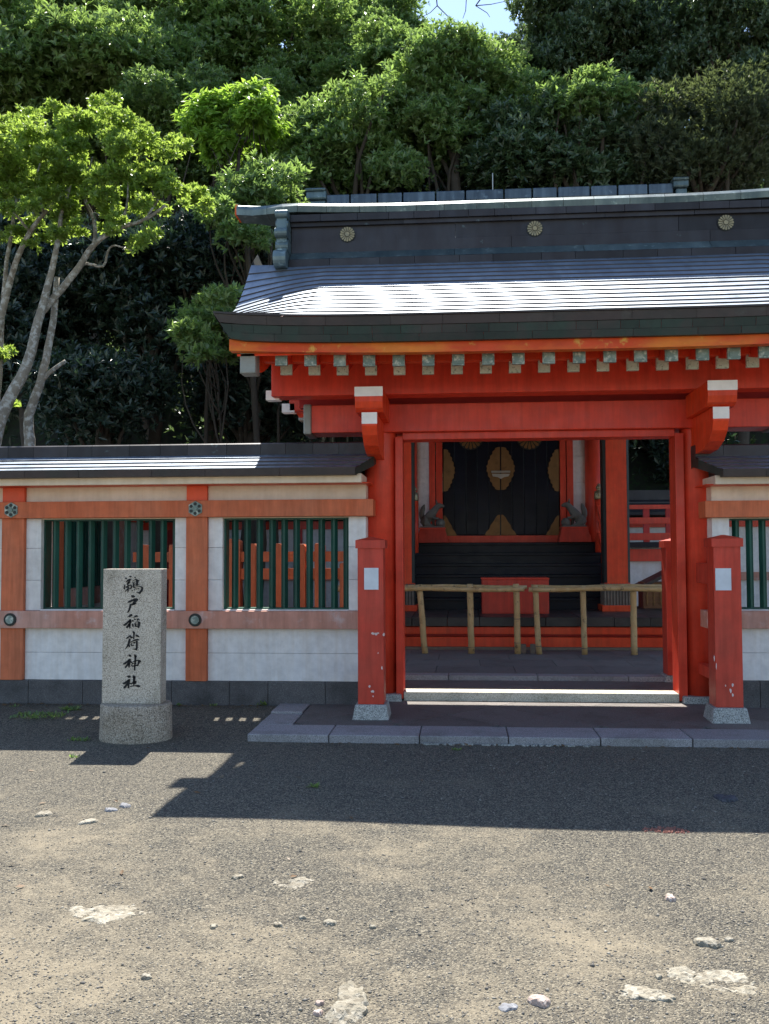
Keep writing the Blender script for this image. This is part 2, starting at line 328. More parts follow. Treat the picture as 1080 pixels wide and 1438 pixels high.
# ================================================================== PAVING IN FRONT OF THE GATE
pav = tag(MB().box(-1.66, 6, 7.5, 9.6, -.05, .045).build('gate_pavement', tilem), kind='structure')
PZ = lambda y: .06 + .03*min(1, max(0, (y-7.9)/1.2))
def clip(poly, x0, x1, y0, y1):
    for ax, lim, sg in ((0, x0, 1), (0, x1, -1), (1, y0, 1), (1, y1, -1)):
        out = []
        for i in range(len(poly)):
            a, b = poly[i], poly[(i+1) % len(poly)]
            da, db = (a[ax]-lim)*sg, (b[ax]-lim)*sg
            if da >= 0: out.append(a)
            if da*db < 0:
                t = da/(da-db); out.append((a[0]+(b[0]-a[0])*t, a[1]+(b[1]-a[1])*t))
        poly = out
        if len(poly) < 3: return None
    return poly
def area(p): return abs(sum(p[i][0]*p[(i+1) % len(p)][1]-p[(i+1) % len(p)][0]*p[i][1] for i in range(len(p))))/2
def diag_tiles(parent, x0, x1, y0, y1, zf, m, half=.42, thick=.04, gap=.003, ox=0, oy=0, name='paving_tile'):
    r = half
    for i in range(-12, 14):
        for j in range(-12, 14):
            cx = ox + (i+j)*r; cy = oy + (i-j)*r
            h = r-gap*1.4
            p = clip([(cx-h, cy), (cx, cy-h), (cx+h, cy), (cx, cy+h)], x0, x1, y0, y1)
            if not p or area(p) < .004: continue
            mb = MB(); dz = jit(.0015); k = len(p)
            mb.v = [(a, b, zf(b)-thick) for a, b in p] + [(a, b, zf(b)+dz) for a, b in p]
            mb.f = [tuple(range(k-1, -1, -1)), tuple(range(k, 2*k))] + [(a, (a+1) % k, k+(a+1) % k, k+a) for a in range(k)]
            mb.build(name, m, parent)
diag_tiles(pav, -1.40, 5.9, 7.895, 9.2, PZ, tilem, ox=.30, oy=8.38)
# kerb stones along the front, then the return on the left
kx = [X(347, 7.47, 1031)] + [X(p, 7.6, 1030) for p in (465, 590, 713, 840, 967)]
while kx[-1] < 5.5: kx.append(kx[-1]+.71)
for i in range(len(kx)-1):
    a, b = kx[i]+.004, kx[i+1]-.004; m = MB(); z = .062+jit(.0015)
    m.box(a, b, 7.46+jit(.003), 7.888, -.06, z); m.build('kerb_stone', kerbm, pav, bev=.008)
for y0, y1 in ((7.894, 8.40), (8.407, 8.87)):
    MB().box(kx[0]+.0, kx[0]+.285, y0, y1, -.06, .062+.02*(y0 > 8)).build('kerb_stone', kerbm, pav, bev=.008)
# inner court
IZ1, IZ2 = .15, .20
court = tag(MB().box(-6.0, 5.4, 9.42, 24, -.08, IZ1-.012).build('inner_court', innerm), kind='structure')
diag_tiles(court, -2.0, 4.2, 9.46, 10.02, lambda y: IZ1, tilem, ox=.2, oy=9.7)
MB().box(-2.0, 4.2, 10.24, 12.7, 0, IZ2-.02).build('raised_pavement', innerm, court)
x = -2.0
while x < 4.2:
    w = .93; MB().box(x+.003, min(4.2, x+w-.003), 10.03, 10.235, 0, IZ2-.001+jit(.001)).build('step_stone', kerbm, court, bev=.006); x += w
for r_, (y0, y1) in enumerate(((10.24, 10.86), (10.86, 11.5), (11.5, 12.12), (12.12, 12.62))):
    x = -2.0 - .37*(r_ % 2)
    while x < 4.2:
        a, b = max(-2, x), min(4.2, x+.86)
        MB().box(a+.003, b-.003, y0+.003, y1-.003, IZ2-.03, IZ2+jit(.001)).build('paving_tile', innerm, court); x += .86
# ================================================================== GATE
GX, GY = .735, 9.2
gate = thing('shrine_gate', (GX, GY, .09), 'vermilion wooden shrine gate with copper-sheet gable roof over the open doorway', 'gate')
CL, CR = -.775, 2.245
for cx in (CL, CR):
    MB().box(cx-.21, cx+.21, 8.99, 9.41, .03, .15, top=(cx-.20, cx+.20, 9.0, 9.4)).build('column_base_stone', footstone, gate, bev=.012)
    MB().lathe(cx, GY, [(.158, .15), (.158, 2.66), (.15, 2.9)], 32).build('column', red, gate, smooth=True)
# posts before and behind each column, tied to it
for cx, cc in ((CL-.005, 'l'), (CR-.02, 'r')):
    for yc in (8.27, 10.13):
        pz = .075 if yc < 9 else .10
        MB().box(cx-.165, cx+.165, yc-.165, yc+.165, pz-.05, pz+.115, top=(cx-.135, cx+.135, yc-.135, yc+.135)).build('post_foot_stone', footstone, gate, bev=.012)
        po = MB().box(cx-.112, cx+.112, yc-.112, yc+.112, pz+.115, 1.535).build('bracing_post', redpost, gate, bev=.006)
        cz = MB(); cz.box(cx-.129, cx+.129, yc-.129, yc+.129, 1.53, 1.60)
        cz.box(cx-.129, cx+.129, yc-.129, yc+.129, 1.601, 1.632, top=(cx-.01, cx+.01, yc-.01, yc+.01)); cz.build('post_cap', redpost, po)
        a, b = (8.38, 9.06) if yc < 9 else (9.34, 10.02)
        MB().box(cx-.04, cx+.04, a, b, 1.20, 1.385).build('tie_beam', redpost, gate, bev=.004)
        MB().box(cx-.035, cx+.035, a, b, .36, .46).build('tie_beam', redpost, gate, bev=.004)
# door jambs and head
for a, b in ((-.625, -.553), (2.015, 2.095)):
    MB().box(a, b, 9.07, 9.33, .10, 2.604).build('jamb', red, gate, bev=.004)
MB().box(-.553, 2.015, 9.08, 9.32, 2.578, 2.645).build('door_head', red, gate, bev=.004)
MB().box(-.551, 2.013, 9.055, 9.28, .08, .168).build('threshold', sillstone, gate, bev=.006)
# lintel with metal end shoes
zl0, zl1 = Z(605, 9.0), Z(566, 9.0)
lx0 = X(437, 9.0, 590); lx1 = 2*GX-lx0
MB().box(lx0, lx1, 9.0, 9.36, zl0, zl1).build('lintel', red, gate, bev=.006)
for a, b in ((lx0-.075, lx0+.004), (lx1-.004, lx1+.075)):
    MB().box(a, b, 8.985, 9.375, zl0-.015, zl1+.012).build('lintel_end_cap', silvercap, gate, bev=.015)
MB().box(X(420, 9.1, 560), 2*GX-X(420, 9.1, 560), 9.12, 9.26, zl1-.002, 3.95).build('infill_board', reddark, gate)
# purlins front and rear
pxl = X(381, 8.62, 530); 
for s in (-1, 1):
    ya, yb = sorted((GY+s*.58, GY+s*.34))
    MB().box(pxl, 2*GX-pxl, ya, yb, Z(552, 8.62), Z(505, 8.62)+.02).build('purlin', red, gate, bev=.006)
MB().box(pxl, 2*GX-pxl, GY-.09, GY+.09, 3.72, 3.92).build('ridge_purlin', red, gate)
# bracket arms over the columns, painted white on the end grain
for cx in (CL-.02, CR-.02):
    zt = Z(541, 8.2); zb = Z(575, 8.2); w = .122
    m = MB(); m.prism([(8.2, zt), (8.2, zb+.085), (8.22, zb+.03), (8.28, zb), (9.0, zb), (9.0, zt)], 'x', cx-w, cx+w)
    ba = m.build('bracket_arm', redbright, gate, bev=.004)
    MB().box(cx-w-.002, cx+w+.002, 8.194, 8.20, zt-.082, zt+.002).build('white_end_face', whitepaint, ba)
    pr = [(8.26, zb-.002), (8.26, zb-.12), (8.30, zb-.20), (8.42, zb-.28), (8.62, zb-.335), (9.05, zb-.35), (9.05, zb-.002)]
    m = MB(); m.prism(pr, 'x', cx-.066, cx+.066); na = m.build('carved_nose', redbright, gate, bev=.004)
    MB().box(cx-.068, cx+.068, 8.254, 8.26, zb-.105, zb-.004).build('white_end_face', whitepaint, na)
    MB().box(cx-w, cx+w, 9.36, 10.15, zb, zt).build('bracket_arm', red, gate, bev=.004)
def sori(x, k=1.0): return k*.05*max(0, (abs(x-GX)-.7)/2.0)**2
def bend(o, k=1.0):
    off = wloc(o).x
    for v in o.data.vertices: v.co.z += sori(v.co.x+off, k)
    return o
def longbox(m, x0, x1, y0, y1, z0, z1, n=16):
    st = [(y0, z0), (y1, z0), (y1, z1), (y0, z1), (y0, z0)]
    k = len(m.v); m.grid([[(x0+(x1-x0)*i/n, y, z) for y, z in st] for i in range(n+1)][::-1])
    e = k+n*5; m.f += [tuple(k+i for i in range(4)), tuple(e+i for i in (3, 2, 1, 0))]; return m
# rafters in two tiers
rx0 = X(395, 7.75, 500); pitch = (X(1075, 7.75, 500)-rx0)/16
nraf = int(round((2*(GX-rx0))/pitch))+1
zo = Z(496.5, 7.75); zi = Z(509, 8.04)
rh, rw = .094, .047
def rafter_mesh(L, slope, name, s):
    m = MB(); m.prism([(0, 0), (0, -rh), (s*L, -rh+L*slope), (s*L, L*slope)], 'x', -rw, rw); return m.mesh(name, red)
def cap_mesh(mt, s):
    m = MB(); m.box(-rw-.003, rw+.003, *sorted((-s*.005, s*.03)), -rh-.003, .003)
    m.box(-rw+.01, rw-.01, *sorted((-s*.012, -s*.005)), -rh+.012, -.012); m.lathe(0, -s*.012, [(0.001, -.05)], 4)
    return m.mesh('end_cap', mt)
for s in (1, -1):
    mo = rafter_mesh(.62, .22, 'rafter', s); mi = rafter_mesh(1.14, .42, 'rafter', s); co = cap_mesh(capgreen, s); ci = cap_mesh(capcream, s)
    for i in range(nraf):
        xx = rx0 + pitch*i
        yo, yi = GY-s*(GY-7.75), GY-s*(GY-8.04)
        q_ = sori(xx); r = put('rafter', mo, (xx, yo, zo+q_), gate); put('end_cap', co, (xx, yo, zo+q_), r)
        q_ *= .7; r = put('rafter', mi, (xx-.012, yi, zi+q_), gate); put('end_cap', ci, (xx-.012, yi, zi+q_), r)
# eave boards
for s in (1, -1):
    def yy(y): return GY-s*(GY-y)
    a, b = sorted((yy(7.60), yy(7.70)))
    fx0 = X(322, 7.6, 486)
    bend(longbox(MB(), fx0, 2*GX-fx0, a, b, Z(493.5, 7.6), Z(477.5, 7.6)).build('eave_board', eaveorange, gate))
    a, b = sorted((yy(7.98), yy(8.08)))
    bend(longbox(MB(), pxl-.02, 2*GX-pxl+.02, a, b, zi+.004, zi+.085).build('rafter_board', redbright, gate), .7)
    m = MB(); m.prism([(yy(7.69), zo+.002), (yy(7.69), zo+.022), (yy(8.10), zo+.116), (yy(8.10), zo+.094)], 'x', pxl-.1, 2*GX-pxl+.1); m.build('soffit_board', redbright, gate)
    m = MB(); m.prism([(yy(8.09), zi+.024), (yy(8.09), zi+.044), (GY, zi+.52), (GY, zi+.50)], 'x', pxl-.06, 2*GX-pxl+.06); m.build('soffit_board', redbright, gate)
# bargeboards
for bx in (X(339, 7.72, 510), 2*GX-X(339, 7.72, 510)-.12):
    for s in (1, -1):
        top = []; bot = []
        for k in range(13):
            d = 1.50*(1-k/12); zt_ = 3.22 + .76*((1.5-d)/1.5)**1.75
            top.append((GY-s*d, zt_-.03)); bot.append((GY-s*d, zt_-.03-.19+.03*(k/12)))
        poly = top + bot[::-1]
        bb = MB().prism(poly, 'x', bx, bx+.12).build('bargeboard', redbright, gate)
        d = 1.50; MB().box(bx-.006, bx+.126, *sorted((GY-s*(d+.01), GY-s*(d-.16))), 3.22-.235, 3.215).build('bargeboard_shoe', silvercap, bb, bev=.008)
        MB().box(bx-.005, bx+.125, *sorted((GY-s*.46, GY-s*.34)), 2.93, 3.02).build('gable_block', whitepaint, bb)
# roof shell
RH = 2.735; RD = 1.70
def roofz(d, x):
    t = (RD-d)/1.70
    z = 3.396 + 1.055*t**1.12
    e = RH-abs(x-GX)
    if e < .8:
        w = (1-e/.8)**1.5
        z -= .20*w*sin(pi*min(1, max(0, t/.84)))**.9
    a = abs(x-GX)/RH
    return z + .055*a**5*(1-t*.6)
edgex = np.concatenate([np.linspace(0, .62, 12), np.linspace(.75, 2*RH-.75, 22), np.linspace(2*RH-.62, 2*RH, 12)]) + GX-RH
NC = 13
for s in (1, -1):
    for k in range(NC):
        d0 = RD-(RD-.30)*(k/NC)**.93; d1 = RD-(RD-.30)*((k+1)/NC)**.93
        m = MB(); rows = []
        for d, dz in ((d0, -.020 if k else -.002), (d0+.0, .014), ((d0+d1)/2, .008), (d1-.012, .0)):
            rows.append([(x, GY-s*d, roofz(d, x)+dz) for x in edgex])
        if s < 0: rows = rows[::-1]
        m.grid(rows); shadow_lip(m.build('roof_course', copper, gate), len(edgex)-1, s > 0)
# eave fascia: three rows of copper plates round the eaves
for s in (1, -1):
    for row, (t0, t1, mt, wd) in enumerate(((0, .36, fasciabrown, .56), (.36, .70, fascia, .19), (.70, 1.0, fascia, .40))):
        x = GX-RH + .0; first = True
        while x < GX+RH-.01:
            w = wd*random.uniform(.75, 1.3); b = min(GX+RH, x+w)
            if GX+RH-b < .08: b = GX+RH
            m = MB(); ins = .03
            def edge(xv, t):
                zz = roofz(RD, xv)-.004 - .203*t
                yv = GY-s*(RD-.012-ins*t - (.006 if row == 1 else 0))
                xi = xv
                if abs(xv-(GX-RH)) < 1e-4: xi = xv+.13*t
                if abs(xv-(GX+RH)) < 1e-4: xi = xv-.13*t
                return (xi, yv, zz)
            pr = (x+b)/2
            o_ = jit(.0012)
            A = [edge(x, t0), edge(pr, t0), edge(b, t0)]; B = [edge(x, t1), edge(pr, t1), edge(b, t1)]
            A = [(p[0]+(.0015 if i == 0 else -.0015 if i == 2 else 0), p[1]+o_, p[2]) for i, p in enumerate(A)]
            B = [(p[0]+(.0015 if i == 0 else -.0015 if i == 2 else 0), p[1]+o_, p[2]+.003) for i, p in enumerate(B)]
            k = 0; sb = s*.05
            rows = [[(p[0], p[1]+sb, p[2]) for p in A], A, B, [(p[0], p[1]+sb, p[2]) for p in B]]
            if s < 0: rows = rows[::-1]
            m.grid(rows); m.build('fascia_plate', mt, gate); x = b
for s in (1, -1):
    m = MB(); rows = [[(x, GY-s*(RD-.04), roofz(RD, x)-.012) for x in edgex[3:-3]], [(x, GY-s*(RD-.075), roofz(RD, x)-.19) for x in edgex[3:-3]]]
    m.grid(rows if s > 0 else rows[::-1]); m.build('fascia_backing', fasciabrown, gate)
# solid mass under the roof skin and gable fascia
for s in (1, -1):
    ds = [RD-.05, 1.4, 1.1, .8, .5, .2, 0]
    m = MB(); top = []; bot = []
    for d in ds:
        top.append((GY-s*d, roofz(d, GX)-.05-.03*(d < .4))); bot.append((GY-s*d, roofz(d, GX)-.185))
    m.prism(top+bot[::-1], 'x', GX-RH+.85, GX+RH-.85); m.build('roof_core', reddark, gate)
    for sx in (-1, 1):
        m = MB(); rows = [[], [], []]
        for d in [RD-.012, 1.4, 1.1, .8, .5, .25, 0]:
            xe = GX+sx*RH; zt_ = roofz(d, xe)
            rows[0].append((xe, GY-s*d, zt_-.004)); rows[1].append((xe-sx*.05, GY-s*(d-.01), zt_-.09)); rows[2].append((xe-sx*.13, GY-s*(d-.02), zt_-.205))
        m.grid(rows); m.build('gable_fascia', fascia, gate)
# ridge
xo0 = X(408, 8.95, 330); xo1 = 2*GX-xo0
def layer(name, y0f, z0, z1, mt, x0=None, x1=None, inset=0, seam=.55, chamf=0):
    x0 = xo0 if x0 is None else x0; x1 = xo1 if x1 is None else x1; x = x0
    while x < x1-.01:
        b = min(x1, x+seam*random.uniform(.7, 1.25))
        if x1-b < .1: b = x1
        d = GY-y0f + jit(.002)
        m = MB(); m.prism([(GY-d, z0), (GY-d+inset, z1-chamf), (GY-d+inset+chamf, z1), (GY+d-inset-chamf, z1), (GY+d-inset, z1-chamf), (GY+d, z0)], 'x', x+.002, b-.002)
        m.build(name, mt, gate); x = b
layer('ridge_skirt', 8.86, Z(369, 8.86, 760)-.05, Z(354.5, 8.86, 760), ridgecopper, inset=.0, seam=.42)
layer('ridge_ledge', 8.87, Z(354, 8.86, 760)+.002, Z(343.5, 8.94, 760), capcopper, inset=.115, seam=1.6)
layer('ridge_board', 8.99, Z(346, 8.97, 760), Z(329, 8.97, 760), ridgecopper, seam=1.9)
layer('ridge_board', 8.995, Z(329, 8.97, 760)+.002, Z(306, 8.97, 760), ridgecopper, seam=1.9)
layer('ridge_moulding', 8.96, Z(307, 8.95, 760), Z(301, 8.94, 760), ridgecopper, seam=.9)
layer('ridge_moulding', 8.93, Z(301, 8.94, 760)+.002, Z(290, 8.92, 760), ridgecopper, seam=.33)
ctz = Z(276.5, 8.95, 760); cbz = Z(290, 8.92, 760)
# ridge cap with upswept ends
ex0 = X(336, 9.2, 290)
def capz(x):
    e = max(0, (abs(x-GX)-1.0)/(GX-ex0-1.0)); return .075*e**2.2
n_ = 0; x = ex0
while x < 2*GX-ex0-.01:
    b = min(2*GX-ex0, x+.32*random.uniform(.8, 1.2))
    if 2*GX-ex0-b < .12: b = 2*GX-ex0
    m = MB(); rows = []
    prof = [(-.27, cbz), (-.285, cbz+.055), (-.25, ctz-.012), (-.10, ctz+.02), (.10, ctz+.02), (.25, ctz-.012), (.285, cbz+.055), (.27, cbz), (-.27, cbz)]
    for xv in (x+.002, (x+b)/2, b-.002):
        out = max(0, abs(xv-GX)-(GX-xo0))
        rows.append([(xv, GY+p[0]*(1-.55*min(1, out*2.6)), p[1]+capz(xv)) for p in prof])
    m.grid(rows)
    k0 = 0; mm = len(prof); m.f += [tuple(range(mm-1)), tuple(2*mm+i for i in range(mm-2, -1, -1))]
    m.build('ridge_cap', capcopper, gate); x = b
for sx in (-1, 1):
    xe = ex0 if sx < 0 else 2*GX-ex0
    MB().box(*sorted((xe-.01*-sx*-1, xe+sx*.02)), GY-.11, GY+.11, cbz+.075, ctz+.085).build('ridge_end_face', eaveorange, gate, bev=.01)
# crests
def crest(parent, x, y, z, r, mt, name='crest', petals=16, depth=.014):
    m = MB(); m.prism([(x+r*.30*cos(t), z+r*.30*sin(t)) for t in np.linspace(0, 2*pi, 13)[:-1]], 'y', y-depth-.003, y)
    for k in range(petals):
        a = 2*pi*k/petals; da = pi/petals*.74
        pts = [(x+r*.36*cos(a-da*.6), z+r*.36*sin(a-da*.6)), (x+r*.92*cos(a-da), z+r*.92*sin(a-da)), (x+r*cos(a), z+r*sin(a)), (x+r*.92*cos(a+da), z+r*.92*sin(a+da)), (x+r*.36*cos(a+da*.6), z+r*.36*sin(a+da*.6))]
        m.prism(pts[::-1], 'y', y-depth, y)
    b = MB(); b.prism([(x+r*1.06*cos(t), z+r*1.06*sin(t)) for t in np.linspace(0, 2*pi, 25)[:-1]], 'y', y-.004, y+.002)
    o = b.build(name, darkedge, parent); m.build('petals', mt, o); return o
crestgold = painted('pale_gilt', (.34, .27, .15), (.26, .22, .14), wear=(.08, .08, .07), wear_at=(.6, .72), rough=.4, metal=.5, scale=20, wscale=40)
for xx in (X(488, 8.99, 326), X(751, 8.99, 320), X(1019, 8.99, 309)):
    crest(gate, xx, 8.988, Z(321, 8.99, 760), .073, crestgold)
# scroll ornaments at both ridge ends
for sx in (-1, 1):
    xa, xb = (X(387, 8.85, 335), xo0-.004); 
    if sx > 0: xa, xb = 2*GX-xb, 2*GX-xa
    zt_ = Z(293, 8.85, 395)
    def scroll(mb, yf, z0, z1, back=9.0, n=8):
        r = (z1-z0)/2; pts = [(back, z1)]
        for k in range(n+1):
            t = pi/2 + pi*k/n; pts.append((yf+r+r*cos(t), (z0+z1)/2 + r*sin(t)))
        pts.append((back, z0)); mb.prism(pts, 'x', xa, xb)
    zs = [Z(p, 8.8, 395) for p in (293, 305, 319, 333, 352, 377)]
    m = MB(); m.box(xa+.012, xb-.012, 8.84, 9.56, zs[5]+.04, zs[0]-.02)
    for k, yf in enumerate((8.80, 8.84, 8.77, 8.83, 8.70)):
        scroll(m, yf, zs[k+1]+.004, zs[k]-.002)
    m2 = MB(); m2.v = list(m.v); m2.f = list(m.f)
    m.build('ridge_end_scroll', capcopper, gate, bev=.006)
    m = MB()
    for k, yf in enumerate((9.60, 9.56, 9.63, 9.57, 9.70)): m.box(xa, xb, 9.4, yf, zs[k+1]+.004, zs[k]-.002)
    m.build('ridge_end_scroll', capcopper, gate, bev=.01)
chipm = painted('bare_primer', (.74, .56, .50), (.80, .66, .60), wear=None, rough=.8)
def chip(parent, px, py, w, h, Y):
    c = P(px, py, Y); k = Y/1330; n = 9
    m = MB(); m.prism([(c.x+w*k/2*cos(t)*random.uniform(.55, 1.1), c.z+h*k/2*sin(t)*random.uniform(.55, 1.1)) for t in np.linspace(0, 2*pi, n+1)[:-1]], 'y', Y-.0012, Y+.001); m.build('paint_chip', chipm, parent)
posts_ = [o for o in gate.children if o.name.startswith('bracing_post')]
for q in ((524, 889.5, 6, 4), (528, 890, 5, 5), (531, 889, 4, 2.5), (539, 891, 4, 6), (519, 964, 4, 4), (523, 971, 6, 5), (524, 978, 2.5, 3), (536.5, 938, 2.5, 5), (533, 760, 2.5, 3), (531, 917, 1.5, 3)): chip(posts_[0], *q, 8.157)
for q in ((1029, 962, 4, 5), (1026, 970, 3, 7), (1029, 976, 3, 6), (1019, 963, 2, 3), (1006, 935, 1.5, 10), (1003, 925, 1.2, 12)): chip(posts_[2], *q, 8.157)
for q in ((983, 645, 3.5, 9), (986.5, 656, 3, 10), (983.5, 668, 3, 8), (981, 690, 2, 2.5)):
    c_ = P(q[0], q[1], 9.055); chip([o for o in gate.children if o.name.startswith('column') and 'base' not in o.name][-1], *q, 9.05)
m = MB(); random.seed(5); x = G(592, 1047).x
while x < G(822, 1047).x:
    w_ = random.uniform(.02, .13); y_ = 7.43+jit(.008); h_ = random.uniform(.010, .028)
    n = 7; m.prism([(x+w_/2+w_*.55*cos(t)*random.uniform(.7, 1.1), y_+h_*sin(t)*random.uniform(.6, 1.2)) for t in np.linspace(0, 2*pi, n+1)[:-1]], 'z', -.01, .012); x += w_*random.uniform(.9, 1.5)
mo_ = m.build('mortar_crumbs', footstone, pav); mo_['kind'] = 'stuff'; random.seed(9)
# ================================================================== NOTICES
for i, (p0, p1, q0, q1, lb) in enumerate(((511.5, 531.5, 797.5, 828, 'white paper notice on the red post left of the gateway'), (1005, 1026.5, 798, 829, 'white paper notice on the red post right of the gateway'))):
    a = P(p0, q1, 8.152); b = P(p1, q0, 8.152)
    m = MB(); m.box(a.x, b.x, 8.149, 8.154, a.z, b.z)
    o = m.build('paper_notice', paper); tag(o, lb, 'notice', 'paper notices on the gate posts')
# ================================================================== WALLS
def wall(label, x0, x1, pillars, windows, rx0, rx1, vis):
    def cut(xv, d):
        k = .14*max(0, (d-.2)/.3)
        return xv-k if (vis > 0 and abs(xv-rx1) < 1e-6) else xv+k if (vis < 0 and abs(xv-rx0) < 1e-6) else xv
    pref = 260 if vis > 0 else 1050
    def Z(py, Y): return P(pref, py, Y).z
    w = thing('plastered_wall', ((x0+x1)/2, 9.0, .05), label, 'wall')
    YF, YB = 8.87, 9.13
    zr0, zr1 = Z(726, 8.76), Z(702.5, 8.76); zq0, zq1 = Z(883.3, 8.76), Z(858.5, 8.76)
    zb = Z(956, 8.86); ztop = Z(681, 8.7)
    zw0, zw1 = Z(856, 8.86), Z(728, 8.86)
    # plinth stones
    x = x0
    while x < x1-.01:
        b = min(x1, x+random.uniform(.34, .62))
        if x1-b < .15: b = x1
        MB().box(x+.0015, b-.0015, 8.835+jit(.002), 9.17, -.1, zb+jit(.002)).build('plinth_stone', darkstone, w, bev=.006); x = b
    # plaster pieces between pillars
    edges = sorted([x0] + [p for q in pillars for p in q] + [x1])
    bays = []
    cur = x0
    for a, b in sorted(pillars):
        if a > cur+.02: bays.append((cur, a))
        cur = max(cur, b)
    if x1 > cur+.02: bays.append((cur, x1))
    zj = Z(917, 8.86)
    def pl(a, b, z0, z1): MB().box(a+.0015, b-.0015, YF+jit(.001), YB, z0+.0012, z1-.0012).build('plaster_panel', plaster, w, bev=.003)
    for a, b in bays:
        pl(a, b, zb, zj); pl(a, b, zj, zq0)
        MB().box(a, b, YF, YB, zr1, ztop).build('frieze_panel', cream, w)
        win = [q for q in windows if q[0] >= a-.01 and q[1] <= b+.01]
        zz = [zq1, Z(814.5, 8.86), Z(769, 8.86), zr0]
        if not win:
            for k in range(3): pl(a, b, zz[k], zz[k+1])
            continue
        wa, wb_ = win[0]
        for aa, bb in ((a, wa), (wb_, b)):
            if bb-aa > .02:
                for k in range(3): pl(aa, bb, zz[k], zz[k+1])
        MB().box(wa, wb_, YF, YB, zw1, zr0-.002).build('window_head', cream, w)
        MB().box(wa, wb_, YF-.01, YB+.01, zq1, zw0).build('window_sill', plaster, w)
        fr = MB()
        for (c, d, e, f) in ((wa, wa+.014, zw0, zw1), (wb_-.014, wb_, zw0, zw1), (wa+.014, wb_-.014, zw1-.014, zw1), (wa+.014, wb_-.014, zw0, zw0+.012)):
            fr.box(c, d, 8.93, 9.07, e, f)
        wn_ = fr.build('lattice_window', greenbar, w)
        nb = int(round((wb_-wa)/.1185)); sp = (wb_-wa)/nb
        bm = MB(); h = .033
        bm.prism([(-h, 0), (-h*.25, -h*1.1), (h*.25, -h*1.1), (h, 0), (0, h)], 'z', zw0+.006, zw1-.006); bme = bm.mesh('lattice_bar', greenbar)
        for k in range(nb):
            if k == 0: xx = wa+.02
            xx = wa + sp*(k+.5) + .03 + jit(.003)
            if xx < wb_-.02: put('lattice_bar', bme, (xx, 9.0, 0), wn_)
    for a, b in pillars:
        MB().box(a, b, 8.825, 9.175, zb+.001, zq0+.002).build('pillar', orange, w, bev=.004)
        MB().box(a, b, 8.825, 9.175, zq1-.002, zr0+.002).build('pillar', orange, w, bev=.004)
        MB().box(a+.002, b-.002, 8.83, 9.17, zr1, ztop).build('pillar_head', orangered, w, bev=.004)
    for nm, mt, z0, z1, y in (('upper_rail', orange, zr0, zr1, 8.79), ('lower_rail', pinkrail, zq0, zq1, 8.795)):
        MB().box(x0-(vis if vis < 0 else 0)*-1, x1+(vis if vis > 0 else 0), y, 18-y, z0, z1).build(nm, mt, w, bev=.005)
    # metal nail covers
    for a, b in pillars:
        cx = (a+b)/2; z = (zr0+zr1)/2; r = .074
        h = MB().prism([(cx+r*cos(t), z+r*sin(t)) for t in np.arange(6)*pi/3+pi/6], 'y', 8.778, 8.79).build('nail_cover', capgreen, w, bev=.003)
        m = MB()
        for k in range(6):
            t = k*pi/3+pi/6; m.prism([(cx+.045*cos(t)+.016*cos(q), z+.045*sin(t)+.016*sin(q)) for q in np.arange(8)*pi/4], 'y', 8.772, 8.778)
        m.lathe(0, 0, [(.0001, 0), (.0001, .0001)], 3)
        m.build('petals', darkedge, h)
        MB().prism([(cx+.021*cos(q), z+.021*sin(q)) for q in np.arange(12)*pi/6], 'y', 8.764, 8.78).build('boss', capgreen, h)
        z = (zq0+zq1)/2
        h = MB().prism([(cx+.062*cos(q), z+.062*sin(q)) for q in np.arange(20)*pi/10], 'y', 8.783, 8.796).build('nail_cover', darkedge, w, bev=.003)
        MB().prism([(cx+.04*cos(q), z+.04*sin(q)) for q in np.arange(16)*pi/8], 'y', 8.776, 8.784).build('boss', capgreen, h)
    # eave
    MB().box(rx0+.03, rx1-.03, 8.66, 9.34, ztop, Z(680, 8.62)+.008).build('eave_beam', redbright, w, bev=.003)
    MB().box(rx0+(.05 if vis > 0 else .10), rx1-(.10 if vis > 0 else .05), 8.60, 9.40, Z(680, 8.6)+.003, Z(667, 8.6)).build('eave_soffit', cream, w, bev=.003)
    ze0, ze1 = Z(669, 8.5), Z(659.5, 8.5); zk = Z(640, 8.9)+.0
    for s in (1, -1):
        x = rx0
        while x < rx1-.01:
            b = min(rx1, x+.62*random.uniform(.8, 1.2)); 
            if rx1-b < .12: b = rx1
            m = MB(); m.prism([(9-s*.5, ze0+.002), (9-s*.505, ze1), (9-s*.40, ze1), (9-s*.40, ze0+.002)], 'x', cut(x, .5)+.0015, cut(b, .5)-.0015); m.build('eave_plate', fasciabrown, w); x = b
        nc = 4
        for k in range(nc):
            d0 = .50-.385*k/nc; d1 = .50-.385*(k+1)/nc
            z0 = ze1+(zk-ze1)*(k/nc)**1.08; z1 = ze1+(zk-ze1)*((k+1)/nc)**1.08
            x = rx0 - random.uniform(0, .4)
            while x < rx1-.01:
                b = min(rx1, x+.95)
                a = max(rx0, x)
                if rx1-b < .12: b = rx1
                m = MB(); rows = [[(cut(a, dd), 9-s*dd, zz_), (cut(b, dd)-.001, 9-s*dd, zz_)] for dd, zz_ in ((d0, z0-.006), (d0, z0+.011), (d1-.01, z1+.001))]
                if s < 0: rows = rows[::-1]
                m.grid(rows); shadow_lip(m.build('roof_course', copper, w), 1, s > 0); x = b
    MB().prism([(8.54, ze0+.004), (8.54, ze1-.004), (8.9, zk-.012), (9.1, zk-.012), (9.46, ze1-.004), (9.46, ze0+.004)], 'x', rx0+.16, rx1-.16).build('roof_core', fasciabrown, w)
    xe_ = rx1 if vis > 0 else rx0; sg_ = 1 if vis > 0 else -1
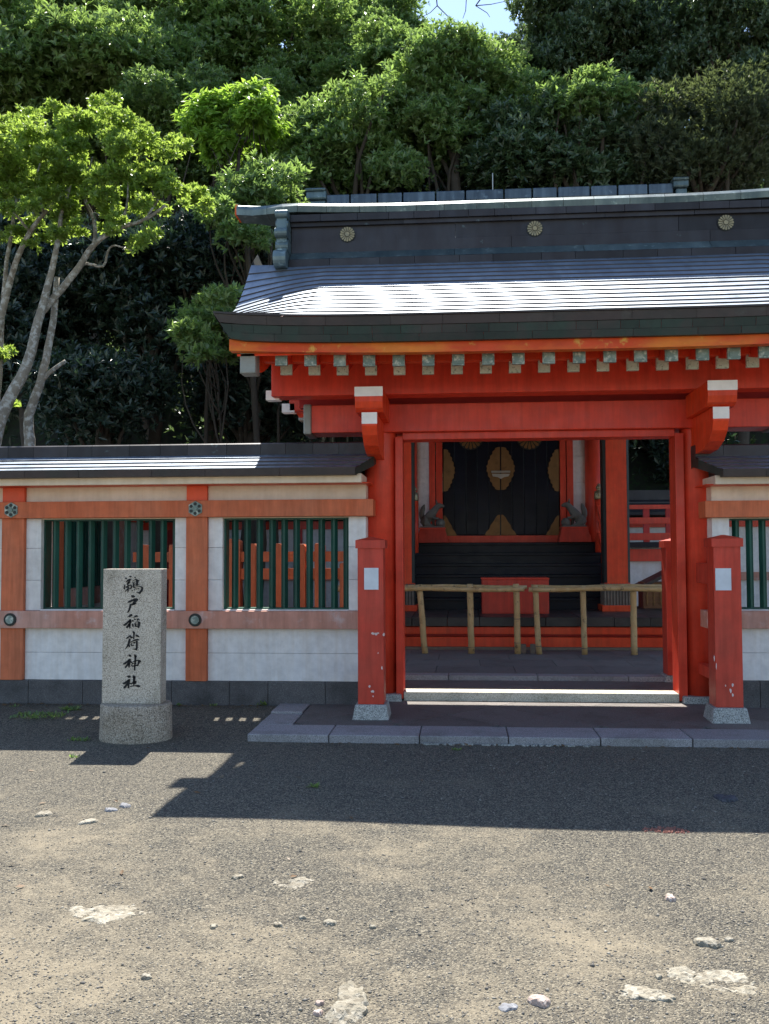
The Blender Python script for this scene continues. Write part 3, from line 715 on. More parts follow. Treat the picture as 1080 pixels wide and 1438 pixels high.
    for s in (1, -1):
        m = MB(); y1_, y2_ = 9-s*.2, 9-s*.5; zt2 = ze1+(zk-ze1)*.78
        m.v = [(xe_-.003*sg_, y1_, zt2-.09), (xe_-.14*sg_, y2_, ze0), (xe_-.14*sg_, y2_, ze1), (xe_-.003*sg_, y1_, zt2), (xe_-.003*sg_, 9, zk-.09), (xe_-.003*sg_, 9, zk)]
        m.f = [(0, 1, 2, 3), (4, 0, 3, 5)]; m.build('end_plate', fascia, w)
    # ridge
    zc0, zc1 = zk-.02, Z(623.5, 8.9)
    x = rx0
    while x < rx1-.01:
        b = min(rx1-.05, x+.33*random.uniform(.7, 1.3))
        if rx1-.05-b < .1: b = rx1-.05
        d = .115+jit(.001)
        MB().prism([(9-d, zc0), (9-d, zc1-.012), (9-d+.018, zc1), (9+d-.018, zc1), (9+d, zc1-.012), (9+d, zc0)], 'x', x+.0015, b-.0015).build('ridge_box', ridgecopper, w)
        if b >= rx1-.051: break
        x = b
    return w
PW = lambda a, b: (X(a, 8.82), X(b, 8.82))
pls = [PW(2, 33.5), PW(261, 290.5)]
step = pls[1][0]-pls[0][0]; pls.append((pls[0][0]-step, pls[0][1]-step))
wins = [PW(55, 243.5), PW(311, 488.5)]; wins.append((wins[0][0]-step, wins[0][1]-step))
xe = X(514, 8.87)
wall('cream and orange plastered wall with green lattice windows left of the gate', -6.3, xe, pls, wins, -6.4, X(522, 8.55, 660), .075)
xs2 = X(1000, 8.87); p1 = X(1025, 8.86); ww = wins[0][1]-wins[0][0]
ps2 = [(p1+ww+.13, p1+ww+.33)]
wall('plastered wall with copper roof joining the right side of the gate', xs2, 5.6, ps2, [(p1, p1+ww)], X(990, 8.55, 650), 5.7, -.075)
# ================================================================== STONE STELE
sx0, sx1 = X(143.8, 7.46, 900), X(225.8, 7.46, 900); scx = (sx0+sx1)/2
st = thing('stone_marker', (scx+.015, 7.53, 0), 'granite name pillar with black brush lettering on a round stone base', 'stone marker')
zbt = .292
m = MB(); m.lathe(scx+.018, 7.53, [(.292, -.05), (.294, .02), (.290, .12), (.287, zbt-.014), (.277, zbt)], 48, sy=.78); m.build('round_base', granitebase, st, smooth=True)
ztp = Z(799, 7.46, 186)
slab = MB().box(sx0, sx1, 7.455, 7.605, zbt, ztp, top=(sx0+.004, sx1+.004, 7.457, 7.603)).build('slab', granite, st, bev=.004)
STR = {
 804: [[(165, 255, 22), (215, 240, 45), (225, 280, 40)], [(345, 160, 25), (395, 165, 50), (440, 195, 18)], [(565, 185, 20), (595, 215, 45), (605, 240, 15)],
  [(205, 400, 15), (290, 330, 50), (370, 300, 60), (440, 315, 20)], [(360, 330, 60), (330, 420, 50), (400, 430, 25)], [(260, 400, 30), (330, 440, 50), (250, 470, 30)],
  [(255, 460, 40), (290, 540, 45), (300, 640, 50), (290, 780, 40), (285, 840, 15)], [(170, 500, 25), (145, 580, 40), (140, 660, 50), (165, 715, 25)], [(200, 620, 60), (260, 600, 50), (290, 600, 40)],
  [(310, 560, 25), (380, 530, 35), (440, 560, 40), (430, 640, 40), (380, 705, 25)], [(330, 640, 30), (360, 680, 30)], [(270, 690, 35), (210, 760, 28), (160, 805, 15)],
  [(470, 370, 15), (560, 315, 25), (650, 295, 40), (720, 340, 35), (770, 370, 15)], [(670, 310, 70), (680, 420, 80), (660, 540, 55)], [(500, 400, 30), (530, 520, 55), (535, 640, 45)], [(540, 400, 25), (600, 400, 25)],
  [(560, 480, 22), (640, 475, 22)], [(600, 550, 25), (700, 525, 35), (780, 515, 15)], [(540, 640, 35), (620, 610, 20), (700, 590, 15)], [(700, 580, 12), (800, 590, 35), (890, 640, 60), (870, 740, 70), (790, 850, 65), (770, 895, 20)],
  [(640, 815, 10), (710, 840, 35), (780, 870, 45)], [(450, 740, 35), (480, 755, 42), (490, 750, 20)], [(540, 715, 30), (580, 725, 32)], [(615, 680, 30), (650, 695, 40)], [(700, 660, 25), (745, 690, 48)]],
 832: [[(425, 135, 25), (500, 165, 90), (590, 165, 25)], [(280, 420, 30), (360, 385, 65), (470, 335, 70), (600, 290, 75), (680, 310, 85), (720, 325, 30)], [(620, 330, 90), (560, 420, 85), (500, 490, 60)], [(440, 510, 50), (540, 490, 60), (650, 470, 22)],
  [(410, 480, 75), (385, 600, 65), (350, 720, 55), (310, 800, 50), (250, 860, 8)]],
 860: [[(265, 205, 12), (350, 165, 50), (430, 120, 85), (475, 140, 20)], [(375, 280, 60), (385, 380, 75), (365, 500, 70), (370, 620, 45), (375, 690, 20)], [(90, 530, 30), (170, 515, 75), (270, 430, 60), (340, 370, 50), (430, 330, 30)], [(370, 480, 80), (290, 580, 70), (225, 650, 65)], [(380, 420, 40), (440, 380, 30)],
  [(490, 225, 10), (560, 195, 35), (640, 155, 70), (715, 160, 25)], [(455, 345, 30), (500, 360, 55), (540, 375, 25)], [(545, 270, 25), (590, 300, 50), (615, 320, 20)], [(775, 320, 15), (725, 280, 55), (670, 350, 35)], [(480, 470, 40), (500, 550, 55), (505, 620, 25)],
  [(585, 440, 40), (605, 540, 60), (625, 600, 40)], [(600, 410, 15), (720, 400, 40), (800, 420, 35)], [(770, 420, 80), (750, 540, 80), (730, 655, 50)], [(620, 590, 40), (700, 580, 40)], [(640, 500, 22), (700, 490, 22)]],
 884: [[(490, 70, 25), (540, 130, 70), (590, 150, 20)], [(545, 130, 55), (540, 270, 48), (530, 410, 38)], [(210, 385, 30), (290, 335, 50), (360, 280, 40)], [(370, 240, 30), (410, 310, 60), (450, 370, 40)], [(610, 225, 30), (690, 275, 70), (780, 325, 20)], [(440, 310, 25), (500, 350, 25)],
  [(370, 380, 60), (345, 500, 75), (310, 620, 65), (250, 730, 45), (165, 845, 8)], [(330, 640, 50), (350, 700, 50), (350, 750, 22)], [(400, 540, 25), (500, 480, 40), (600, 440, 50), (700, 425, 50), (765, 440, 28)], [(660, 470, 60), (665, 620, 62), (660, 780, 68), (645, 880, 30)], [(455, 820, 10), (560, 825, 35), (650, 840, 60)],
  [(430, 590, 30), (445, 670, 40), (560, 650, 26)], [(430, 580, 15), (520, 560, 26), (580, 545, 40), (550, 600, 26)]],
 914: [[(310, 160, 22), (375, 200, 80), (445, 225, 20)], [(95, 545, 30), (160, 530, 70), (270, 450, 60), (360, 375, 70), (415, 370, 35)], [(360, 400, 110), (340, 500, 90), (260, 600, 65), (190, 690, 50), (180, 740, 10)], [(350, 520, 70), (340, 620, 60), (335, 710, 30)], [(400, 450, 50), (460, 500, 40), (490, 560, 30)],
  [(555, 160, 25), (610, 225, 90), (665, 225, 20)], [(605, 220, 70), (600, 420, 60), (580, 620, 52), (570, 760, 55), (595, 840, 18)], [(470, 470, 15), (560, 440, 35), (700, 400, 40), (800, 430, 60), (830, 470, 20)], [(760, 440, 85), (730, 540, 60), (700, 640, 45)], [(450, 560, 30), (470, 640, 45), (580, 625, 40), (720, 600, 50)], [(500, 530, 25), (650, 520, 30)]],
 942: [[(250, 220, 20), (335, 245, 90), (425, 255, 20)], [(60, 515, 20), (140, 525, 75), (240, 450, 55), (340, 385, 65), (395, 380, 25)], [(350, 400, 90), (290, 510, 80), (200, 640, 65), (150, 710, 75), (150, 755, 20)], [(310, 540, 75), (315, 640, 60), (310, 740, 60)], [(350, 510, 40), (430, 545, 45), (520, 490, 50), (620, 450, 45), (660, 440, 22)],
  [(490, 200, 20), (555, 260, 100), (625, 260, 20)], [(560, 250, 80), (550, 400, 80), (540, 520, 70), (535, 610, 30)], [(580, 560, 40), (640, 480, 40)], [(370, 670, 22), (480, 640, 40), (600, 630, 30), (700, 640, 80), (810, 655, 50)]]}
def brush(mb, pts, map_):
    # smooth the centre line, then lay a ribbon of the given width along it
    L = []
    for i in range(len(pts)-1):
        p0 = pts[max(0, i-1)]; p1_ = pts[i]; p2 = pts[i+1]; p3 = pts[min(len(pts)-1, i+2)]
        for k in range(4):
            t = k/4; L.append(tuple(.5*((2*p1_[q])+(-p0[q]+p2[q])*t+(2*p0[q]-5*p1_[q]+4*p2[q]-p3[q])*t*t+(-p0[q]+3*p1_[q]-3*p2[q]+p3[q])*t**3) for q in range(3)))
    L.append(tuple(float(v) for v in pts[-1]))
    a = []; b = []
    for i, p in enumerate(L):
        q0 = L[max(0, i-1)]; q1 = L[min(len(L)-1, i+1)]; dx, dy = q1[0]-q0[0], q1[1]-q0[1]; l = math.hypot(dx, dy) or 1
        w = max(6, p[2])*.64; a.append((p[0]-dy/l*w, p[1]+dx/l*w)); b.append((p[0]+dy/l*w, p[1]-dx/l*w))
    k = len(mb.v)
    for (pa, pb) in zip(a, b):
        for yv in (7.4535, 7.456):
            for q in (pa, pb):
                xx, zz = map_(q); mb.v.append((xx, yv, zz))
    for i in range(len(L)-1):
        c = k+4*i; d = c+4
        mb.f += [(c, c+1, d+1, d), (c, d, d+2, c+2), (c+1, c+3, d+3, d+1)]
for y0 in STR:
    m = MB()
    def map_(q, y0=y0):
        w = P(170+q[0]/30, y0+q[1]/30, 7.4545); return w.x, w.z
    for st_ in STR[y0]: brush(m, st_, map_)
    m.build('inscribed_character', ink, slab)
# each character sits a hair in front of the slab; stagger overlapping strokes
# ================================================================== BAMBOO BARRIERS
def barrier(label, posts, railpx, yv):
    x0, x1 = X(railpx[0], yv, 826), X(railpx[1], yv, 829)
    t = thing('bamboo_barrier', ((x0+x1)/2, yv, IZ2), label, 'barrier', 'bamboo barriers across the shrine front')
    for (pt, qt, pb_, qb) in posts:
        a = P(pb_, qb, yv); b = P(pt, qt, yv); a.z = IZ2
        pts = [a.lerp(b, k/6) + Vector((jit(.004), jit(.004), 0)) for k in range(7)]; r = .040+jit(.004)
        mb = MB(); mb.tube([tuple(p) for p in pts], [r*1.04, r, r*1.02, r, r*.98, r, r*.97], 14)
        po = mb.build('post', bamboo, t, smooth=True)
        for f_ in (.12+jit(.05), .52+jit(.06), .90):
            c = a.lerp(b, f_); MB().tube([(c.x, c.y, c.z-.006), (c.x, c.y, c.z), (c.x, c.y, c.z+.006)], [r*1.0, r*1.09, r*1.0], 14).build('node_ring', bamboo if f_ > .5 else oldwood, po, smooth=True)
    for dy, py0, rr in ((-.066, 827.5, .030), (.066, 824, .024)):
        n = 16; pts = []
        for k in range(n+1):
            f_ = k/n; xx = x0+(x1-x0)*f_; z = Z(py0, yv+dy)+.008*sin(f_*9+dy*40)
            pts.append((xx+(.04 if dy > 0 else 0), yv+dy, z))
        MB().tube(pts, [rr*(1+.08*sin(k*2.2)) for k in range(n+1)], 12).build('rail', bamboo, t, smooth=True)
    return t
barrier('bamboo barrier left of the narrow gap before the offering box', [(588.5, 821, 597, 917), (660, 820, 662, 917), (725, 820, 727, 917), (530, 820, 528, 917)], (470, 736), 12.17)
barrier('bamboo barrier right of the narrow gap before the offering box', [(751.5, 822, 757, 917), (818.5, 822, 821, 918), (889, 823, 891, 920), (948, 823, 950, 920)], (742, 985), 12.12)
for i, (a, b, lb) in enumerate(((731, 739, 'small brown wooden block by the left bamboo post foot'), (745, 752, 'small brown wooden block by the right bamboo post foot'))):
    p = P(a, 917, 12.2); q = P(b, 905, 12.2)
    tag(MB().box(p.x, q.x, 12.2, 12.28, IZ2, q.z+.0).build('wood_block', oldwood, bev=.004), lb, 'block', 'wooden blocks in the barrier gap')
# ================================================================== SHRINE HALL
hall = thing('shrine_hall', (.73, 15.8, .2), 'vermilion shrine hall with black stairs and black gilt doors behind the gate', 'shrine')
FZ = .63
# veranda front
for z0, z1 in ((Z(908, 12.66), Z(894.5, 12.66)), (Z(890.5, 12.64), Z(880.5, 12.64))):
    MB().box(-1.6, 4.3, 12.65, 12.8, z0, z1).build('floor_beam', redbright, hall, bev=.004)
MB().box(-1.6, 4.3, 12.80, 12.9, .2, .6).build('floor_shadow_board', reddark, hall)  # dark backing stands in for the shade in the gap between beams
MB().box(-1.6, 4.3, 12.63, 12.79, .2, Z(908.5, 12.63)).build('ground_sill', oldwood, hall)
x = -1.6
k = 0
blackwood = painted('dark_veranda_boards', (.040, .036, .032), (.065, .058, .050), wear=(.10, .09, .08), wear_at=(.6, .8), rough=.4, vary=(.7, 1.3), stretch=(2, 2, 6))
while x < 4.3:
    b = min(4.3, x+.44+jit(.04)); MB().box(x+.003, b-.003, 12.60+jit(.003), 14.4, Z(879.5, 12.6), FZ+jit(.002)).build('floor_board', blackwood, hall, bev=.004); x = b
# stairs
DZ = Z(762, 15.55)
NS = 6; rise = (DZ-FZ)/NS; run = .25
for k in range(NS):
    y0 = 14.3+k*run; z1 = FZ+rise*(k+1)
    MB().box(-.80, 2.24, y0, y0+run+.03, z1-.045, z1).build('tread', black, hall, bev=.006)
    MB().box(-.78, 2.22, y0+.03, y0+.05, z1-rise, z1-.045).build('riser', black, hall)
for xx in (-.87, 2.26):
    MB().prism([(14.22, FZ), (14.22, FZ+rise+.05), (14.2+NS*run+.1, DZ+.08), (15.85, DZ+.08), (15.85, FZ)], 'x', xx, xx+.06).build('stringer', red, hall)
MB().box(-1.1, 2.55, 15.81, 16.4, DZ-.1, DZ+.0).build('landing', black, hall)
MB().box(-.9, 2.4, 15.82, 16.0, DZ+.001, Z(752.5, 15.9)).build('door_sill', red, hall, bev=.004)
# doors
YD = 16.0
dxa, dxb = X(622, YD, 700), X(786, YD, 700); dm_ = X(703, YD, 700); dz0 = Z(752, YD); dz1 = 3.6
rib = MB(); 
for (a, b, sd) in ((dxa, dm_-.004, 0), (dm_+.004, dxb, 1)):
    leaf_ = MB().box(a, b, YD+.03, YD+.06, dz0, dz1).build('door_leaf', black, hall)
    n = 5; w = (b-a)/n
    for k in range(n): MB().box(a+k*w+.004, a+(k+1)*w-.004, YD+.012, YD+.03, dz0+.01, dz1).build('door_board', black, leaf_, bev=.007)
MB().box(dm_-.022, dm_+.022, YD-.004, YD+.012, dz0, dz1).build('meeting_stile', black, hall, bev=.004)
def lobed(parent, pts, name='gilt_fitting', y=YD):
    # outline in pixels of the photograph at the door's distance
    out = []
    n = len(pts)
    for i in range(n):
        a, b, lob = pts[i][0], pts[i][1], pts[i][2]
        c = pts[(i+1) % n]
        pa = P(a, b, y); pc = P(c[0], c[1], y); out.append((pa.x, pa.z))
        if lob:
            mx, mz = (pa.x+pc.x)/2, (pa.z+pc.z)/2; dx, dz = pc.x-pa.x, pc.z-pa.z
            out.append((pa.x*.7+pc.x*.3+dz*.16*lob, pa.z*.7+pc.z*.3-dx*.16*lob)); out.append((mx+dz*.22*lob, mz-dx*.22*lob)); out.append((pa.x*.3+pc.x*.7+dz*.16*lob, pa.z*.3+pc.z*.7-dx*.16*lob))
    mb = MB(); mb.prism(out, 'y', y-.012, y-.005)
    return mb.build(name, gold, parent)
L = -1
def mirror(pts, c): return [(2*c-a, b, 0) for a, b, l in pts]
def sidepts(c, top, bot, wid, sgn, full=True):
    h = (bot-top); r = []
    outl = [(0, 0), (.28, .06), (.5, .16), (.72, .27), (.92, .40), (1.0, .5), (.92, .60), (.72, .73), (.5, .84), (.28, .94), (0, 1)]
    for i, (u_, v_) in enumerate(outl): r.append((c+sgn*(4+u_*(wid-4)) if full else c+sgn*u_*wid, top+v_*h, 0))
    return r
def fitting(c, top, bot, wid, sgn):
    o = sidepts(c, top, bot, wid, sgn); pts = [(c+sgn*.9, top, 0)]
    for i in range(len(o)-1):
        a, b = o[i], o[i+1]; pts.append(a)
        mx, my = (a[0]+b[0])/2, (a[1]+b[1])/2
        pts.append((mx+sgn*1.6, my + (-.6 if i < 5 else .6), 0))
    pts.append(o[-1]); pts.append((c+sgn*.9, bot, 0))
    lobed(hall, pts)
fitting(703, 628, 688, 19, -1); fitting(703, 628, 688, 19, 1)
fitting(622, 631, 690, 16, 1); fitting(786, 631, 690, 16, -1)
def corner(c, top, bot, wid, sgn):
    outl = [(0.15, 0), (.30, .12), (.42, .30), (.60, .48), (.68, .66), (.86, .80), (1.0, 1.0)]
    pts = [(c+sgn*.9, top, 0)]+[(c+sgn*u_*wid, top+v_*(bot-top), 0) for u_, v_ in outl]+[(c+sgn*.9, bot, 0)]
    lobed(hall, pts)
corner(703, 723, 752.5, 23, -1); corner(703, 723, 752.5, 23, 1); corner(622, 724, 752.5, 20, 1); corner(786, 724, 752.5, 20, -1)
for cpx in (661, 743.5):
    p = P(cpx, 614, YD-.005); crest(hall, p.x, YD-.005, p.z, .205, gold, 'gilt_chrysanthemum', depth=.02)
a = P(690, 664, YD-.02); b = P(716.5, 661, YD-.02)
lk = MB().box(a.x, b.x, YD-.04, YD-.013, a.z, b.z).build('door_latch', steel, hall, bev=.003)
pts = [(P(q[0], q[1], YD-.02).x, P(q[0], q[1], YD-.02).z) for q in ((691, 665.5), (716, 665.5), (714, 669), (708, 670), (703.5, 672.5), (699, 670), (692, 669))]
MB().prism(pts, 'y', YD-.035, YD-.016).build('lock_plate', steel, lk)
# door frame, panels, round columns
for a, b in ((603, 611.5), (612.5, 621.5), (786.5, 795), (796, 805)):
    MB().box(X(a, YD, 700), X(b, YD, 700), YD-.03-.02*(a in (603, 796)), YD+.08, dz0, dz1+.2).build('door_post', red, hall, bev=.006)
for a, b in ((586.5, 602.5), (805.5, 822)):
    zz = [DZ+.02, Z(720, YD), Z(679, YD), Z(643, YD), 3.1, 3.8]
    for k in range(5): MB().box(X(a, YD, 700), X(b, YD, 700), YD+.0, YD+.06, zz[k]+.0015, zz[k+1]-.0015).build('plaster_panel', plaster, hall)
    MB().box(X(a, YD), X(b, YD), YD-.02, YD-.001, DZ+.0, DZ+.07).build('skirting', red, hall)
for cx in (X(835.5, 15.95, 700), X(573, 15.95, 700)):
    MB().lathe(cx, 15.95, [(.16, DZ-1.3), (.16, 3.9)], 28).build('hall_column', red, hall, smooth=True)
MB().box(-1.3, 2.75, YD-.1, YD+.1, 3.0+.65, 4.4).build('hall_lintel', red, hall)
MB().box(-1.15, -.95, 16.0, 18.0, DZ-1.3, 4.4).build('side_wall', plaster, hall); MB().box(2.45, 2.6, 16.1, 18.0, .3, 4.4).build('side_wall', plaster, hall)
# porch pillars
for a in (X(852, 13.9, 750), X(578, 13.9, 750)-(X(881, 13.9, 750)-X(852, 13.9, 750))):
    w = X(881, 13.9, 750)-X(852, 13.9, 750); c = .035
    pp = MB().prism([(a, 13.9), (a+w, 13.9), (a+w+c, 13.9+c), (a+w+c, 13.9+w+c), (a+w, 13.9+w+2*c), (a, 13.9+w+2*c), (a-c, 13.9+w+c), (a-c, 13.9+c)], 'z', FZ+.04, 3.55).build('porch_pillar', redbright, hall)
    for e in (a-c-.003, a+w+c-.001):
        MB().prism([(e, 13.9+c+.004), (e+.004, 13.9+c+.004), (e+.004, 13.9+w), (e, 13.9+w)], 'z', FZ+.4, 3.55).build('dark_edge_strip', darkedge, pp)
    # the chamfers are dark
    MB().prism([(a-.002, 13.897), (a-c-.004, 13.9+c-.002), (a-c-.004, 13.9+c+.002), (a-.002, 13.9)], 'z', FZ+.41, 3.55).build('dark_edge_strip', darkedge, pp)
    MB().prism([(a+w+.002, 13.897), (a+w+.002, 13.9), (a+w+c+.004, 13.9+c+.002), (a+w+c+.004, 13.9+c-.002)], 'z', FZ+.41, 3.55).build('dark_edge_strip', darkedge, pp)
    MB().box(a-c-.05, a+w+c+.04, 13.84, 13.9+w+2*c+.05, FZ, Z(850, 13.85)).build('pillar_foot', redbright, hall, bev=.004)
    zt_ = Z(823, 13.85)-.0
    slm = MB().prism([(-.017, 0), (-.010, -.012), (.010, -.012), (.017, 0)], 'z', Z(850, 13.85), zt_+.03).mesh('foot_slat', oldwood)
    MB().box(a-c-.01, a+w+c+.01, 13.885, 13.9+w+2*c+.01, Z(850, 13.85), zt_+.01).build('foot_wrap', darkedge, pp)
    k = a-c
    while k < a+w+c: put('foot_slat', slm, (k, 13.883, 0), pp); k += .043
    yk = 13.9
    while yk < 13.9+w+c: put('foot_slat', slm, (a-c-.01, yk, 0), pp, rot=(0, 0, -pi/2)); yk += .043
MB().box(-1.2, 2.7, 13.95, 14.2, 3.36, 3.6).build('porch_beam', red, hall)
# stair newel with bell finial and handrail
for sgn in (1, -1):
    nx_ = .73+sgn*(X(841, 15.5, 720)-.73)
    nw = MB().lathe(nx_, 15.45, [(.075, DZ-.3), (.075, Z(703, 15.45)), (.05, Z(703, 15.45)+.001)], 18).build('newel_post', red, hall, smooth=True)
    z0 = Z(703, 15.45)
    MB().lathe(nx_, 15.45, [(.078, z0), (.082, z0+.02), (.078, z0+.09), (.07, z0+.13), (.04, z0+.145), (.036, z0+.16), (.052, z0+.18), (.052, z0+.2), (.03, z0+.235), (.008, z0+.26)], 20).build('bell_finial', brass, nw, smooth=True)
    for h0, h1, hw in ((.52, .60, .045), (.30, .36, .03), (.08, .16, .035)):
        m = MB(); ya, za, yb_, zb_ = 15.4, DZ+.0, 14.1, FZ-.0+.15
        m.prism([(ya, za+h0), (ya, za+h1), (yb_, zb_+h1), (yb_, zb_+h0)][::-1], 'x', nx_-hw, nx_+hw); m.build('stair_rail', red, hall)
    MB().box(nx_-.06, nx_+.06, 14.02, 14.14, FZ, FZ+.95).build('newel_post', red, hall)
# side veranda with balustrade on the right
vz = Z(762.5, 16.3); v0, v1 = 2.55, 3.95
MB().box(v0, v1+.1, 16.2, 19, vz-.09, vz).build('side_veranda_floor', black, hall, bev=.004)
MB().box(v0, v1-.25, 16.3, 16.42, Z(789, 16.3), Z(772, 16.3)).build('veranda_beam', red, hall, bev=.004)
MB().box(v0, v1-.55, 16.36, 16.40, .3, Z(789.5, 16.3)).build('underfloor_panel', plaster, hall)
MB().box(v1-.55, v1-.38, 16.32, 16.42, .3, Z(789.5, 16.3)).build('veranda_post', reddark, hall)
for q0, q1, hw in ((760, 750, .05), (737.5, 728.5, .04), (717, 711, .04)):
    MB().box(v0, v1-.28, 16.28-hw, 16.28+hw, Z(q0, 16.28), Z(q1, 16.28)).build('balustrade_rail', red, hall, bev=.005)
for k in range(4):
    xx = v0+.22+k*.37; MB().box(xx-.07, xx+.03, 16.25, 16.31, vz, Z(716, 16.28)).build('balustrade_post', reddark, hall)
xx = v1-.22
MB().lathe(xx, 16.28, [(.09, vz-.1), (.09, Z(703, 16.28))], 16).build('corner_newel', red, hall, smooth=True)
for q0, q1, r_ in ((706, 692, .10), (738, 726, .115), (765, 752, .115)):
    MB().lathe(xx+.02, 16.28, [(r_, Z(q0, 16.28)), (r_, Z(q1, 16.28))], 16).build('newel_band', brass, hall, smooth=True)
# roof: porch slope then main roof, and ridge
rl, rr_ = X(433, 17.4, 275), X(962, 17.4, 262)
rc = (rl+rr_)/2
def slope(y0, z0, y1, z1, x0, x1, n, nm='hall_roof_course'):
    for k in range(n):
        t0, t1 = k/n, (k+1)/n
        a, b = (y0+(y1-y0)*t0, z0+(z1-z0)*t0**1.15), (y0+(y1-y0)*t1, z0+(z1-z0)*t1**1.15)
        m = MB(); sy = 1 if y1 > y0 else -1
        m.prism([(a[0], a[1]-.12), (a[0], a[1]+.02), (b[0], b[1]), (b[0], b[1]-.12)][::sy], 'x', x0, x1); m.build(nm, copper, hall)
slope(11.55, 3.42, 14.4, 4.9, -1.30, 2.78, 8)  # porch slope is out of view; deep overhang set to shade the court
slope(14.0, 5.0, 17.4, 7.75, rl-.1, rr_+.1, 10); slope(20.8, 5.0, 17.4, 7.75, rl-.1, rr_+.1, 6)
MB().box(-1.2, 2.7, 14.3, 14.45, 3.4, 4.95).build('porch_back_board', reddark, hall)
hallcap = painted('blue_grey_ridge_copper', (.075, .10, .125), (.14, .18, .21), wear=(.22, .28, .30), wear_at=(.6, .75), rough=.42, metal=.5, vary=(.8, 1.25), stretch=(5, 2, .4), wscale=9)
zr_a, zr_b = Z(283, 17.2, 645), Z(268, 17.2, 645)
MB().box(rl+.3, rr_-.25, 17.2, 17.6, 7.5, zr_a-.0).build('hall_ridge_base', ridgecopper, hall)
x = rl+.36
while x < rr_-.3:
    w = random.uniform(.45, .75); b = min(rr_-.25, x+w)
    MB().box(x+.012, b-.012, 17.17, 17.63, zr_a+.004, zr_b).build('hall_ridge_box', hallcap, hall, bev=.02); x = b
for x0, x1, dzz in ((rl, rl+.38, .07), (rr_-.27, rr_, .04)):
    m = MB(); m.box(x0, x1, 17.1, 17.7, zr_a+.10, zr_b+dzz); m.box(x0+.05, x1-.02, 17.15, 17.65, zr_a-.08, zr_a+.10); m.box(x0-.02, x1, 17.05, 17.75, zr_b+dzz-.03, zr_b+dzz+.03); m.build('hall_ridge_end', capcopper, hall, bev=.03)
p = P(692, 262, 17.4); MB().tube([(p.x, 17.4, zr_b-.05), (p.x, 17.4, p.z+.25)], .012, 6).build('lightning_rod', steel, hall)
# offering box
ob = thing('offering_box', (.79, 13.5, FZ), 'plain red offering box on the dark floor before the stairs', 'box')
bx0, bx1 = X(677, 13.3, 840), X(771, 13.3, 840); bz = Z(812, 13.3)
MB().box(bx0, bx1, 13.3, 13.75, FZ, bz-.02).build('body', reddark if False else redpost, ob, bev=.006)
m = MB(); m.box(bx0-.008, bx1+.008, 13.29, 13.76, bz-.02, bz+.004); m.build('rim', red, ob, bev=.004)
# small cabinet with sloping lid right of the pillar
cb = thing('wooden_cabinet', (3.25, 14.9, FZ), 'small brown lattice cabinet with sloping roof right of the porch pillar', 'cabinet')
tan_ = painted('brown_cabinet_wood', (.20, .085, .035), (.26, .12, .05), wear=None, rough=.5)
c0, c1 = X(903, 14.6, 830), X(962, 14.6, 830)
MB().box(c0, c1, 14.6, 15.0, .63, Z(818, 14.6)).build('body', tan_, cb, bev=.004)
MB().box(c0, c1+.3, 14.2, 15.2, .2, .631).build('stand', blackwood, cb)
for k in range(6):
    xx = c0+.06+k*(c1-c0-.12)/5; MB().box(xx-.008, xx+.008, 14.585, 14.60, .68, Z(822, 14.6)).build('lattice_strip', gold, cb)
for k in range(4):
    zz_ = .72+k*.09; MB().box(c0+.04, c1-.04, 14.578, 14.585, zz_, zz_+.014).build('lattice_strip', gold, cb)
pa, pb2 = P(893, 826, 14.5), P(945, 800, 14.5)
MB().prism([(pa.x, pa.z), (pb2.x, pb2.z), (2*pb2.x-pa.x, pa.z), (2*pb2.x-pa.x, pa.z-.05), (pb2.x, pb2.z-.05), (pa.x, pa.z-.05)], 'y', 14.45, 15.1).build('roof', blackwood, cb)
